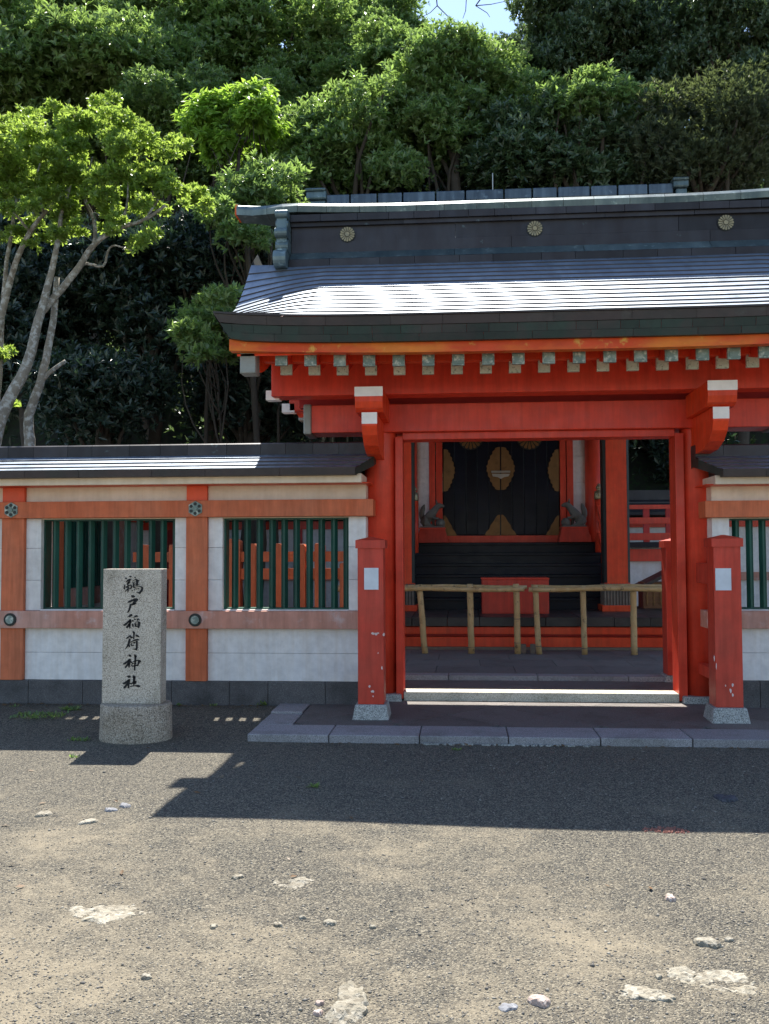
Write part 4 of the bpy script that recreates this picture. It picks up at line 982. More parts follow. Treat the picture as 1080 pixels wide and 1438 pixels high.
# ================================================================== FOXES ON PEDESTALS
def skin(name, verts, edges, radii, m, parent, sub=2):
    me = bpy.data.meshes.new(name); o0 = wloc(parent); me.from_pydata([tuple(Vector(v)-o0) for v in verts], edges, []); me.update()
    o = bpy.data.objects.new(name, me); COL.objects.link(o); o.parent = parent; me.materials.append(m)
    o.modifiers.new('skin', 'SKIN')
    for i, r in enumerate(radii):
        d = me.skin_vertices[0].data[i]; rr = r if hasattr(r, '__len__') else (r, r); d.radius = rr; d.use_root = (i == 0)
    sb = o.modifiers.new('sub', 'SUBSURF'); sb.levels = sub; sb.render_levels = sub
    return o
foxes = []
for sg, c_, lb in ((1, 607.5, 'dark fox statue facing right on the left red pedestal'), (-1, 805.5, 'dark fox statue facing left on the right red pedestal')):
    YP = 15.62; cx = X(c_, YP, 730); z0 = Z(762, YP-.2); zt_ = Z(741, YP)
    wt = (X(625, YP)-X(590, YP))/2; wb2 = (X(628, YP)-X(583, YP))/2
    pd = thing('statue_pedestal', (cx, YP, DZ), ('left' if sg > 0 else 'right')+' tapered red pedestal under the fox statue beside the black doors', 'pedestal', 'red pedestals under the fox statues')
    MB().box(cx-wb2, cx+wb2, YP-.2, YP+.18, DZ+.001, zt_-.02, top=(cx-wt, cx+wt, YP-.16, YP+.14)).build('body', redpost, pd, bev=.004)
    MB().box(cx-wt-.012, cx+wt+.012, YP-.17, YP+.15, zt_-.02, zt_-.001).build('top_slab', red, pd)
    fx = thing('fox_statue', (cx, YP, zt_), lb, 'statue', 'fox statues flanking the doors')
    k = 12.0/1000*.98   # metres per photo pixel at this distance
    def q(u_, v_, w_=0): return (cx+sg*(u_-c_ if sg > 0 else u_-c_)*k, YP+w_, zt_+(740.5-v_)*k)
    def Q(du, dv, w_=0): return (cx+sg*du*k, YP+w_, zt_+dv*k)
    V_ = [Q(-10, 8), Q(-6, 14), Q(0, 20), Q(4, 26), Q(8, 31), Q(12, 31), Q(17, 29.5),      # 0-6 rump, belly, chest, neck, head, muzzle, nose
          Q(-13, 4), Q(-14, 12), Q(-15.5, 20), Q(-13, 28), Q(-11, 33),                       # 7 haunch,8-11 tail
          Q(0, 15, -.05), Q(3, 13, -.055), Q(10, 12.5, -.05),                                # 12-14 raised fore leg over the ball
          Q(0, 14, .05), Q(1, 8, .05), Q(2, 2, .05), Q(6, 1.5, .05),                         # 15-18 far foreleg
          Q(-9, 4, -.06), Q(-2, 2, -.06), Q(3, 1.5, -.06)]                                   # 19-21 near hind leg
    E_ = [(0, 1), (1, 2), (2, 3), (3, 4), (4, 5), (5, 6), (0, 7), (0, 8), (8, 9), (9, 10), (10, 11), (2, 12), (12, 13), (13, 14), (2, 15), (15, 16), (16, 17), (17, 18), (0, 19), (19, 20), (20, 21)]
    R_ = [.075, .07, .062, .045, .05, .036, .018, .06, .035, .042, .034, .008, .026, .022, .018, .028, .022, .018, .014, .05, .03, .018]
    bo = skin('body', V_, E_, [r_*1.22 for r_ in R_], foxstone, fx)
    for w_ in (-.025, .025):
        a_ = Vector(Q(6.5, 33.5, w_)); MB().tube([tuple(a_), tuple(Vector(Q(5.8, 36.5, w_*1.2))), tuple(Vector(Q(5.6, 39.5, w_*1.3)))], [.02, .013, .002], 6).build('ear', foxstone, fx, smooth=True)
    bc = Q(11, 6.2, -.03); mb = MB(); mb.lathe(bc[0], bc[1], [(max(.002, .078*sin(t)), bc[2]-.078*cos(t)) for t in np.linspace(.02, pi-.02, 12)], 18); mb.build('ball', foxstone, fx, smooth=True)
    MB().box(cx-wt+.01, cx+wt-.01, YP-.13, YP+.11, zt_, zt_+.025).build('plinth', foxstone, fx, bev=.006)
# ================================================================== INNER FENCE AND FAR WALLS (seen through the lattice)
fy = 11.4
fnc = thing('post_rail_fence', (-3.4, fy, .1), 'orange inner fence of flat posts and two rails seen through the left wall lattice', 'fence')
zt_ = Z(763, fy)
for a, b, t in ((202, 213, 763), (240, 252, 763), (264, 278, 763), (315, 339, 755), (349, 361, 762), (386, 397.5, 762), (418, 430, 763), (443, 456, 762), (478, 488, 790)):
    x0_, x1_ = X(a, fy), X(b, fy); zt2 = Z(t, fy)
    MB().prism([(x0_, .05), (x1_, .05), (x1_, zt2-.03), (x1_-(x1_-x0_)*.2, zt2), (x0_+(x1_-x0_)*.1, zt2), (x0_, zt2-.02)], 'y', fy-.08, fy+.08).build('post', orange, fnc, bev=.004)
for q0, q1 in ((788, 773.5), (813, 797.5)):
    MB().box(X(188, fy), X(492, fy), fy-.03, fy+.03, Z(q0, fy), Z(q1, fy)).build('rail', orange, fnc)
bw = thing('far_wall', (-2, 18, .1), 'plastered rear wall with red beams seen through the right lattice window', 'wall')
def Yz(p, Y=18.0): return Z(p, Y)
MB().box(-6.2, 9, 18.0, 18.2, .1, Yz(742)).build('plaster_face', plaster, bw)
MB().box(-6.3, 9, 17.95, 18.25, Yz(742), Yz(731)).build('top_beam', red, bw)
for px0 in (110, 235, 412, 560, 1000): MB().box(X(px0, 17.95), X(px0, 17.95)+.17, 17.94, 18.2, .1, Yz(742)).build('pillar', reddark, bw)
MB().box(-6.2, 9, 17.93, 18.2, .1, .35).build('plinth', darkstone, bw)
MB().box(-6.2, 9, 17.95, 18.2, .95, 1.1).build('middle_beam', pinkrail, bw)
for s in (1, -1):
    for k in range(3):
        z0 = Yz(724)+k*.10; a, b = 18.1-s*(.55-.17*k), 18.1-s*(.55-.17*(k+1))
        MB().prism([(a, z0-.03), (a, z0+.025), (b, z0+.1), (b, z0-.03)][::s], 'x', -6.3, 9).build('roof_course', ridgecopper, bw)
MB().box(-6.3, 9, 17.98, 18.22, Yz(724)+.27, Yz(724)+.45).build('ridge_box', ridgecopper, bw)
# side wall at the left of the court
SX = -6.15
sw = thing('side_wall', (SX, 14, .1), 'receding inner side wall with green slatted door at far left behind the lattice', 'wall')
def sy_(px): return SX/((px-647.3)/1330.0)
def szz(py, Y): return 1.5+(775.0-py)*Y/1330
ya, yb_ = sy_(75)-.0, sy_(133)
def seg(nm, mt, y0, y1, z0, z1, dx=0): MB().box(SX-.2, SX+dx, y0, y1, z0, z1).build(nm, mt, sw)
zw0_, zw1_ = .95, 2.03
seg('plaster_panel', plaster, 9.3, ya-.05, .35, 2.05); seg('plaster_panel', plaster, yb_, 17.9, .35, 2.05); seg('plaster_panel', plaster, ya-.05, yb_, .35, .93)
seg('top_beam', redbright, 9.3, 17.9, 2.07, 2.28, .06); seg('lower_rail', pinkrail, 9.3, 17.9, .66, .94, .06); seg('plinth', granitebase, 9.3, 17.9, -.1, .36, .05)
seg('head_strip', plaster, 9.3, 17.9, 2.051, 2.069, .03)
pb3 = seg('pillar', orange, ya-.45, ya-.20, .1, 2.07, .08); seg('pillar', pinkrail, yb_+.6, yb_+.85, .1, 2.07, .08)
dr = MB().box(SX-.12, SX-.05, ya-.03, yb_, .94, 2.05).build('slatted_door', greenbar, sw)
k = ya+.02
while k < yb_-.05: MB().box(SX-.05, SX-.01, k, k+.075, .95, 2.04).build('slat', greenbar, dr); k += .115
MB().box(SX-.5, SX+.35, 9.6, 17.9, 2.30, 2.40).build('roof_course', copper, sw); MB().box(SX-.3, SX+.15, 9.6, 17.9, 2.4, 2.52).build('roof_course', copper, sw)
# ================================================================== GROUND DETAILS
def rock(name, label, cat, px, py, wpx, dpx, h, m, group=None, seed=0, sink=.35, ang=0):
    c = G(px, py, 0); zc = gnd(c.x, c.y); rs = np.random.default_rng(seed+11)
    sc = (c-EYE).length/1330; rx_ = wpx*sc/2; ry_ = dpx/2*sc/max(.12, 1.5/(c-EYE).length)
    me = bpy.data.meshes.new(name); import bmesh
    bm = bmesh.new(); bmesh.ops.create_icosphere(bm, subdivisions=(5 if wpx > 40 else 3), radius=1)
    ph = rs.uniform(0, 6, 8)
    for v in bm.verts:
        x, y, z = v.co; t = math.atan2(y, x)
        f = 1+.16*sin(2*t+ph[0])+.12*sin(3*t+ph[1])+.07*sin(5*t+ph[2])+.05*sin(9*t+ph[3])
        zz = (max(-1, z)*h*(1+.18*sin(5*x+ph[4])+.14*sin(7*y+ph[5])+.08*sin(13*x*y+ph[6])))
        if zz > h*.62: zz = h*.62+(zz-h*.62)*.35
        xx, yy_ = x*rx_*f, y*ry_*f
        if wpx > 40: nz_ = mn.noise(Vector((xx*16+seed, yy_*16, seed*3.1))); n2_ = mn.noise(Vector((xx*55, yy_*55, seed))); zz += .011*nz_+.005*n2_-.002; f2 = 1+.22*mn.noise(Vector((x*4+seed, y*4, 0))); xx *= f2; yy_ *= f2
        v.co = (xx*cos(ang)-yy_*sin(ang), xx*sin(ang)+yy_*cos(ang), zz-h*sink)
    bm.to_mesh(me); bm.free(); me.materials.append(m)
    o = bpy.data.objects.new(name, me); COL.objects.link(o); o.location = (c.x, c.y, zc); return tag(o, label, cat, group)
G1 = 'pale rocks showing through the yard gravel'
rock('embedded_rock', 'broad cream rock flush with the gravel below the stone marker', 'rock', 150, 1281, 100, 26, .018, rockm, G1, 1)
rock('embedded_rock', 'flat tan rock patch level with the gravel near the middle of the yard', 'rock', 412, 1239, 58, 12, .012, rockm, G1, 2)
rock('embedded_rock', 'knobbly white rock at the bottom edge, largest pale lump in the yard', 'rock', 490, 1419, 54, 44, .045, rockm, G1, 3, .2)
rock('embedded_rock', 'long cream rock cluster at lower right, its right half', 'rock', 1010, 1378, 110, 20, .02, rockm, G1, 4)
rock('embedded_rock', 'long cream rock cluster at lower right, its left tip', 'rock', 905, 1398, 70, 16, .018, rockm, G1, 5)
rock('embedded_rock', 'cream rock ridge standing highest in the lower right cluster', 'rock', 958, 1370, 44, 14, .03, rockm, G1, 6)
rock('stone', 'smooth grey white cobble resting on gravel at right', 'stone', 994, 1324, 30, 9, .028, rockm, 'loose stones on the gravel', 7, 0)
rock('stone', 'pinkish angular stone near the bottom of the yard', 'stone', 758, 1413, 25, 10, .03, pinkrock, 'loose stones on the gravel', 8, 0)
rock('stone', 'blue grey flat chip left of the pinkish stone', 'stone', 713, 1420, 22, 9, .012, bluestone, 'loose stones on the gravel', 9, 0, .5)
rock('stone', 'brown pebble in the sunlit gravel right of centre', 'stone', 941, 1258, 13, 6, .025, pinkrock, 'loose stones on the gravel', 10, 0)
rock('stone', 'black oblong stone in the gate roof shadow', 'stone', 1019, 1121, 24, 8, .028, darkrock, 'loose stones on the gravel', 11, 0)
for i, (a, b, w_, lb) in enumerate(((125, 1157, 17, 'white flat stone right below the edge of the wall shadow'), (62, 1146, 18, 'pale flat stone nearest the left border below the wall shadow'), (155, 1141, 13, 'small pale flake left of the grey pebble near the shadow'), (333, 1232, 14, 'white chip left of the flat tan rock patch'), (425, 1290, 9, 'white round pebble below the flat tan rock patch'),
        (463, 1298, 16, 'angular white flake right of the white round pebble'), (205, 1376, 14, 'pale chip below the broad cream rock'), (390, 1301, 12, 'tan pebble left of the white round pebble'), (300, 1303, 11, 'small tan chip right of the broad cream rock'), (523, 1609-305, 9, 'white pebble in the middle of the yard'),
        (449, 1416, 11, 'dark brown stone left of the knobbly white rock'), (447, 1430, 14, 'reddish stone under the dark brown stone at bottom edge'), (1024, 1318, 12, 'pale pebble right above the smooth cobble'), (925, 1374, 10, 'white pebble touching the cream rock cluster'), (175, 1135, 14, 'grey pebble right of the small pale flake'))):
    rock('stone', lb, 'stone', a, b, w_, w_*.36, .012+.0006*w_, pinkrock if 'brown' in lb or 'reddish' in lb else (bluestone if 'grey pebble' in lb else rockm), 'loose stones on the gravel', 20+i, .1, jit(1))
# faint red mark on the gravel: a scatter of red-painted grains
c = G(935, 1161); m = MB()
for k in range(110):
    a_ = jit(1); x_, y_ = c.x+jit(.13)*random.random()**.5, c.y+jit(.05); r_ = .003+random.random()*.004
    z_ = gnd(x_, y_); m.box(x_-r_, x_+r_, y_-r_, y_+r_, z_, z_+r_*1.4, top=(x_-r_*.4, x_+r_*.5, y_-r_*.5, y_+r_*.4))
redgrain = painted('red_stained_grains', (.36, .13, .09), (.30, .15, .11), wear=None)
o = m.build('red_mark', redgrain); tag(o, 'faint red stain of coloured grit on the sunlit gravel at right', 'stain', kind='stuff')
# weeds
def sprig(V, F, c, n, L, spread):
    for i in range(n):
        a = random.uniform(0, 2*pi); e = random.uniform(.25, 1.1); l = L*random.uniform(.5, 1); w = l*.22
        d = Vector((cos(a)*cos(e), sin(a)*cos(e), sin(e))); b = Vector(c)+Vector((jit(spread), jit(spread*.6), 0)); s_ = Vector((-sin(a), cos(a), 0))*w
        k = len(V); V += [tuple(b), tuple(b+d*l*.5+s_), tuple(b+d*l), tuple(b+d*l*.5-s_)]; F.append((k, k+1, k+2)); F.append((k, k+2, k+3))
def weed(label, px, py, n, L, spread, z=0, mt=leaf_mid):
    c = G(px, py, z); V_ = []; F_ = []; sprig(V_, F_, (0, 0, 0), n, L, spread)
    o = bpy.data.objects.new('weed', fastmesh('weed', V_, F_, mt)); COL.objects.link(o); o.location = (c.x, c.y, gnd(c.x, c.y)); tag(o, label, 'weed', 'weeds growing in the gravel', 'stuff' if n > 55 else None)
weed('small green weed alone in the gate roof shadow', 440, 1107, 26, .045, .03)
weed('patch of low weeds left of the stone marker by the wall plinth', 55, 1008, 220, .05, .22, .04)
weed('sprig of weeds at the plinth just left of the stone marker', 100, 999, 60, .07, .06, .05)
weed('thin weeds at the left foot of the round stone base', 112, 1040, 50, .05, .08)
weed('sunlit weed on the edge of the wall shadow left of the marker', 104, 1064, 18, .04, .03)
weed('grass tuft where the left kerb meets the wall plinth', 368, 992, 60, .07, .05, .05)
lf = MB(); c = G(896, 962, .1); lf.v = [(c.x-.05, c.y, .112), (c.x, c.y-.03, .118), (c.x+.06, c.y+.01, .12), (c.x, c.y+.02, .155)]; lf.f = [(0, 1, 3), (1, 2, 3)]
tag(lf.build('fallen_leaf', painted('dead_leaf', (.36, .15, .05), (.3, .12, .04), wear=None)), 'dry brown leaf fallen inside the threshold at right', 'leaf')
m = MB(); lm = painted('leaf_litter', (.16, .09, .04), (.10, .07, .035), wear=None)
for k in range(260):
    if k < 150: x_ = random.uniform(-4.8, -1.75); y_ = 8.80-abs(random.gauss(0, .09))
    elif k < 210: x_ = random.uniform(-1.7, 2.6); y_ = 7.45-abs(random.gauss(0, .05))
    else: x_ = random.uniform(-5, 3); y_ = random.uniform(4, 8.5)
    if x_ > -1.7 and y_ > 7.4: y_ = 7.42
    z_ = gnd(x_, y_)+.006; a_ = random.uniform(0, 6.3); l_ = random.uniform(.012, .03); c_, s_2 = cos(a_)*l_, sin(a_)*l_; q_ = len(m.v)
    m.v += [(x_-c_, y_-s_2, z_), (x_+s_2*.4, y_-c_*.4, z_+random.uniform(0, .01)), (x_+c_, y_+s_2, z_+random.uniform(0, .01)), (x_-s_2*.4, y_+c_*.4, z_+.002)]; m.f += [(q_, q_+1, q_+2, q_+3)]
tag(m.build('leaf_litter', lm), 'scattered small dead leaves along the wall plinth and kerb', 'leaf litter', kind='stuff')
for k, (a_, b_, lb_) in enumerate(((250, 994, 'tiny weed at the plinth right of the stone marker'), (300, 995, 'tiny weed at the plinth under the right lattice window'), (20, 996, 'tiny weed at the plinth near the left border'), (640, 1046, 'tiny weed in the joint before the kerb stones'))): weed(lb_, a_, b_, 16, .04, .03, .04)
# ================================================================== HILL AND TREES
def hz(x, y):
    t = max(0, y-18.6); base = 1.35*t
    cap_ = 20.5 + 1.2*sin(x*.35+1) + .8*sin(x*.9)
    cap_ -= 4.6*math.exp(-((x-.2)/2.6)**2)
    base = cap_*(1-math.exp(-base/cap_*1.15)) if base > 0 else 0
    return base + (.35*sin(x*1.1+y*.8)+.25*sin(x*2.3-y*1.7))*min(1, t)
hx = np.linspace(-40, 40, 110); hy = np.concatenate([np.linspace(18.4, 40, 50), [50, 80, 150]])
V = [(x, y, hz(x, y)-.1) for y in hy for x in hx]; nx = len(hx)
F = [(j*nx+i, j*nx+i+1, (j+1)*nx+i+1, (j+1)*nx+i) for j in range(len(hy)-1) for i in range(nx-1)]
h_ = bpy.data.objects.new('hill', fastmesh('hill', V, F, soil)); COL.objects.link(h_); tag(h_, kind='structure')
def leaves(centers, axes, n_per, L, tilt=(.5, 1.25), width=.34, rng=RNG):
    """rosettes: centers (n,3), axes (n,3) unit"""
    n = len(centers); N_ = n*n_per
    C = np.repeat(centers, n_per, 0) ; A = np.repeat(axes, n_per, 0)
    up = np.where(np.abs(A[:, 2:3]) < .9, np.array([[0, 0, 1.]]), np.array([[1., 0, 0]]))
    u_ = np.cross(A, up); u_ /= np.linalg.norm(u_, axis=1, keepdims=True); w_ = np.cross(A, u_)
    ph = rng.uniform(0, 2*pi, (N_, 1)); ti = rng.uniform(tilt[0], tilt[1], (N_, 1))
    d = A*np.cos(ti)+(u_*np.cos(ph)+w_*np.sin(ph))*np.sin(ti)
    sd = np.cross(d, A); sd /= np.linalg.norm(sd, axis=1, keepdims=True)+1e-9
    nn = np.cross(sd, d)
    l = L*rng.uniform(.65, 1.15, (N_, 1)); wd = l*width*.5
    base = C + A*l*rng.uniform(-.25, .1, (N_, 1))
    mid = base+d*l*.52+nn*l*.03
    tip = base+d*l-nn*l*.06
    fold = nn*l*.05
    V = np.stack([base, mid+sd*wd+fold, tip, mid-sd*wd+fold], 1).reshape(-1, 3)
    k = np.arange(N_)[:, None]*4
    F = np.concatenate([k+np.array([[0, 1, 2]]), k+np.array([[0, 2, 3]])], 1).reshape(-1, 3)
    return V, F
TOTAL = [0]
def crown_mesh(name, clumps, n_ros, n_per, L, m, jt_=.27, flat=.62, fill=.4, tilt=(.5, 1.25), width=.34, upb=.7, cen=None):
    """clumps: (x,y,z,r)"""
    cl = np.array(clumps, float); ar = cl[:, 3]**2; pick = RNG.choice(len(cl), n_ros, p=ar/ar.sum())
    d = RNG.normal(size=(n_ros, 3)); d[:, 2] = d[:, 2]*.8+.28; d /= np.linalg.norm(d, axis=1, keepdims=True)
    rr = cl[pick, 3:4]*RNG.uniform(fill, 1.06, (n_ros, 1))**.6
    rr = rr*np.exp(RNG.normal(size=rr.shape)*.16)
    c = cl[pick, :3]+d*rr*np.array([[1, 1, flat]])+RNG.normal(size=d.shape)*cl[pick, 3:4]*np.array([[jt_, jt_, jt_*.7]])
    ax = d*np.array([[1, 1, .8]])+np.array([[0, 0, upb]]); ax += RNG.normal(size=ax.shape)*.25; ax /= np.linalg.norm(ax, axis=1, keepdims=True)
    V, F = leaves(c, ax, n_per, L, tilt, width); TOTAL[0] += len(F)
    return V, F
def limb(mb, a, b, r0_, r1_, n=6, bend=.12, sides=7):
    a, b = Vector(a), Vector(b); l = (b-a).length; off = Vector((jit(1), jit(1), jit(.5)))*bend*l
    pts = []; rs = []
    for k in range(n+1):
        t = k/n; p = a.lerp(b, t)+off*sin(pi*t)+Vector((jit(1), jit(1), jit(1)))*l*.012; pts.append(tuple(p)); rs.append(r0_+(r1_-r0_)*t)
    mb.tube(pts, rs, sides)
def tree(name, label, px, py, Y, rxp, ryp, n_cl, clr, n_ros, n_per, L, m, bark=barkdark, trunk_px=None, depth=.7, shell=.55, cat='tree', group=None, extra=None, tilt=(.5, 1.25), width=.34, flat=.62, tr=.16, upb=.7):
    c = P(px, py, Y); sc = Y/1330; rx_, rz_ = rxp*sc, ryp*sc; ry_ = rx_*depth
    bx_ = X(trunk_px, Y) if trunk_px else c.x+jit(.4)
    zb = hz(bx_, Y) if Y > 18.4 else .1
    t = thing(name, (bx_, Y, zb), label, cat, group)
    cl = []
    for i in range(n_cl):
        d = np.random.default_rng(i*7+int(px*3+py)).normal(size=3); d /= np.linalg.norm(d); r = random.uniform(shell, 1.0)
        cl.append((c.x+d[0]*rx_*r, c.y+d[1]*ry_*r, c.z+d[2]*rz_*r, clr*random.uniform(.65, 1.3)))
    if extra:
        for (a, b, y2, r2) in extra: q = P(a, b, y2); cl.append((q.x, q.y, q.z, r2))
    V, F = crown_mesh('crown', cl, n_ros, n_per, L, m, flat=flat, tilt=tilt, width=width, upb=upb)
    V = V-np.array([[bx_, Y, zb]])
    o = bpy.data.objects.new('crown', fastmesh('crown', V, F, m)); COL.objects.link(o); o.parent = t
    mb = MB(); top = Vector((c.x, c.y, c.z-rz_*.15)); base = Vector((bx_, Y, zb-.3))
    limb(mb, base, top, tr, tr*.55, 8, .08, 9)
    mb.build('trunk', bark, t, smooth=True)
    mb = MB()
    for q in cl[::max(1, len(cl)//14)]:
        s_ = base.lerp(top, random.uniform(.55, 1)); limb(mb, s_, (q[0], q[1], q[2]-.1), tr*.4, tr*.1, 6, .14, 6)
    mb.build('limbs', bark, t, smooth=True)
    return t
BG = 'evergreen trees on the wooded slope'
SH = []
for sd in range(3):
    cl_ = []; rs_ = np.random.default_rng(100+sd)
    for i in range(70):
        d = rs_.normal(size=3); d /= np.linalg.norm(d); r = rs_.uniform(.45, 1.0); cl_.append((d[0]*2.3*r, d[1]*1.7*r, d[2]*1.5*r, rs_.uniform(.28, .66)))
    V, F = crown_mesh('crown', cl_, 14500, 7, .145, leaf_mid, jt_=.19, flat=.55)
    SH.append(fastmesh('crown', V, F, leaf_deep if sd == 2 else leaf_mid))
def far_tree(label, px, py, Y, rxp, ryp, k, rot, trunk_px=None, extra=()):
    c = P(px, py, Y); sc = Y/1330; bx_ = X(trunk_px, Y) if trunk_px else c.x+jit(.5); zb = hz(bx_, Y)
    t = thing('broadleaf_tree', (bx_, Y, zb), label, 'tree', BG)
    o = bpy.data.objects.new('crown', SH[k]); COL.objects.link(o); o.parent = t; o.location = (c.x-bx_, 0, c.z-zb)
    o.rotation_euler = (0, 0, rot); o.scale = (rxp*sc/2.3, rxp*sc/2.3, ryp*sc/1.5)
    mb = MB(); top = Vector((c.x, c.y, c.z-ryp*sc*.2)); base = Vector((bx_, Y, zb-.3)); limb(mb, base, top, .17, .09, 8, .08, 9); mb.build('trunk', barkdark, t, smooth=True)
    mb = MB()
    for i in range(16):
        a_ = 2*pi*i/16+jit(.3); f_ = random.uniform(.5, .85); limb(mb, base.lerp(top, random.uniform(.6, 1)), (c.x+cos(a_)*rxp*sc*f_, c.y+sin(a_)*rxp*sc*f_*.6, c.z+jit(.5)*ryp*sc), .06, .015, 6, .16, 6)
    mb.build('limbs', barkdark, t, smooth=True)
    return t
# big canopy trees on the slope
far_tree('wide dark evergreen filling the top left corner behind the pale-trunked tree', 90, 120, 22, 190, 130, 0, 0.3)
far_tree('evergreen with bare crooked limbs and sky gaps, top centre of the slope', 385, 85, 24, 165, 100, 1, 0.2)
far_tree('olive green evergreen between the lit tree and the pale shoots, upper middle left', 235, 175, 21, 120, 75, 0, 2.6)
tree('broadleaf_tree', 'glossy mid green tree standing directly above the gate ridge left half', 500, 190, 18.6, 120, 85, 60, .34, 7600, 7, .135, leaf_mid, trunk_px=470, group=BG, shell=.35, extra=[ (420, 240, 18, .5), (380, 265, 18, .35), (560, 240, 18, .5)])
tree('broadleaf_tree', 'sunlit glossy tree just left of the dark top right trees', 640, 150, 18.9, 110, 95, 64, .34, 7600, 7, .135, leaf_mid, shell=.35, trunk_px=650, group=BG, extra=[(700, 90, 19, .45), (660, 65, 19, .4), (740, 130, 19, .5)])
far_tree('dense dark tree against the bright sky at the top right', 830, 40, 21, 105, 90, 2, 0.4)
far_tree('dark spreading tree in the extreme top right corner', 1020, 60, 20, 110, 95, 2, 2.9)
tree('broadleaf_tree', 'blue green tree above the gate roof right of the sunlit glossy tree', 770, 225, 18.4, 115, 70, 44, .32, 5200, 7, .15, leaf_deep, trunk_px=760, group=BG, extra=[(840, 150, 18.5, .5), (800, 165, 18.5, .45)])
tree('broadleaf_tree', 'tree with bright young shoots between the sunlit and dark trees', 825, 150, 18.0, 75, 38, 22, .26, 1300, 7, .15, leaf_mid, trunk_px=830, group=BG)
tree('conifer_tree', 'dull olive feathery tree over the right end of the roof', 985, 200, 17.9, 110, 75, 40, .42, 5200, 9, .12, leaf_brown, trunk_px=985, group=BG, width=.2, tilt=(.2, .9), extra=[(900, 250, 17.9, .4), (1060, 230, 17.9, .5)])
tree('shrub', 'rounded dark shrub poking above the hall ridge', 820, 245, 18.0, 55, 28, 10, .35, 1100, 7, .17, leaf_deep, trunk_px=820)
tree('sapling_tree', 'slender tree with drooping lime green leaves in the upper middle', 335, 185, 17.6, 62, 50, 16, .26, 1500, 8, .20, leaf_fresh, trunk_px=340, tilt=(1.0, 2.1), width=.36, tr=.06, upb=.9, extra=[(355, 135, 17.6, .3), (290, 160, 17.6, .3), (310, 215, 17.6, .3), (370, 180, 17.6, .3)])
tree('broadleaf_tree', 'small bright leaved tree whose branch hangs beside the gate ridge end', 350, 285, 15.8, 75, 60, 40, .22, 2400, 7, .14, leaf_mid, trunk_px=372, tr=.07, shell=.2, extra=[(330, 330, 15.0, .26), (365, 335, 15, .25), (310, 300, 15, .25), (400, 250, 15.5, .3)])
tree('shrub', 'green shrub emerging left of the gate eave corner', 300, 465, 15.2, 55, 55, 26, .18, 1500, 7, .14, leaf_mid, trunk_px=330, tr=.05, shell=.2, extra=[(270, 470, 14, .25), (310, 420, 14, .22), (285, 500, 14, .2)])
far_tree('evergreen behind the top left tree, cut by the top border', 40, 5, 25, 120, 60, 1, 3.0)
far_tree('evergreen cut by the top border between the two big left crowns', 250, 30, 25.5, 110, 60, 0, -0.4)
far_tree('broad tree behind the two glossy trees above the middle of the roof', 570, 130, 22.5, 130, 70, 1, -2.9)
far_tree('dull green tree between the top right corner tree and the feathery olive tree', 920, 120, 21.5, 120, 70, 2, -0.5)
far_tree('tree filling the slope between the lime green sapling and the ridge end', 430, 290, 20.5, 100, 60, 0, -2.8)
far_tree('mid green crown low on the slope left of the lime green sapling', 130, 230, 22.5, 150, 90, 1, .1)
far_tree('mid green crown right of the limbs with sky gaps', 470, 150, 23.5, 120, 80, 0, 3.3)
far_tree('crown in the gap above the ridge between sunlit and blue green trees', 720, 190, 21.5, 110, 80, 2, 1.0 if False else .15)
for lb_, a_, b_, y_, rx2, ry2, k_, r2_ in (('crown tucked behind the top left trees, left of the sapling', 200, 110, 23.5, 110, 70, 0, 1.9), ('crown under the top left canopy at the left border', 10, 170, 23, 110, 80, 1, 2.2), ('crown directly behind the lime green sapling', 330, 230, 22, 120, 80, 1, 2.9),
        ('crown between the sapling and the glossy trees, behind them', 400, 190, 22.8, 110, 70, 0, .8), ('low crown behind the left half of the hall ridge', 560, 225, 21.5, 130, 70, 1, .5), ('tall crown under the sky opening, left side', 515, 55, 24.5, 100, 60, 0, 2.0),
        ('crown at the right border behind the olive feathery tree', 1050, 180, 22, 110, 80, 2, 2.2), ('crown above the olive feathery tree', 930, 60, 23, 110, 80, 2, 1.3), ('small crown at the right edge of the sky opening', 735, 110, 22.5, 70, 60, 2, .9)):
    far_tree(lb_, a_, b_, y_, rx2, ry2, k_, r2_)
# shaded understorey
UG = 'shaded bluish evergreens under the canopy'
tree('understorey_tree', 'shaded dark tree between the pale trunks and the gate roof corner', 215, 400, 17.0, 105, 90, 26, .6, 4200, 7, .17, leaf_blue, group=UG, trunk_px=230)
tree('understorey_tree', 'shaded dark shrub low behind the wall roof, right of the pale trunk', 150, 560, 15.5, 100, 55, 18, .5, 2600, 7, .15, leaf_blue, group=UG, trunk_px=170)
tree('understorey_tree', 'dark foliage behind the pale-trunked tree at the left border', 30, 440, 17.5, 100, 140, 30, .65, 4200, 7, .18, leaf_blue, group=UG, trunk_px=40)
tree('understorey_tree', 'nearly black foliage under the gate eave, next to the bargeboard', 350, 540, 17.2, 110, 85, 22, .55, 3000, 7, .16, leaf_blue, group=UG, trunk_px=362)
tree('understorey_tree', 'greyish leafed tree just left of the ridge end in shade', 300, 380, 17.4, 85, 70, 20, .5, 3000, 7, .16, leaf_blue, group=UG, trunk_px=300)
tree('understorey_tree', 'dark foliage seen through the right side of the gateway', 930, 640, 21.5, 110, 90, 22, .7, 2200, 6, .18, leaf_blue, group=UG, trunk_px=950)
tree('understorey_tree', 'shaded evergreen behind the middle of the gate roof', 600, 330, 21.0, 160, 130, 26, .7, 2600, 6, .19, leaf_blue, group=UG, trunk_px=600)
tree('understorey_tree', 'shaded evergreen behind the right part of the gate roof', 880, 320, 20.5, 160, 120, 26, .7, 2400, 6, .19, leaf_deep, group=UG, trunk_px=880)
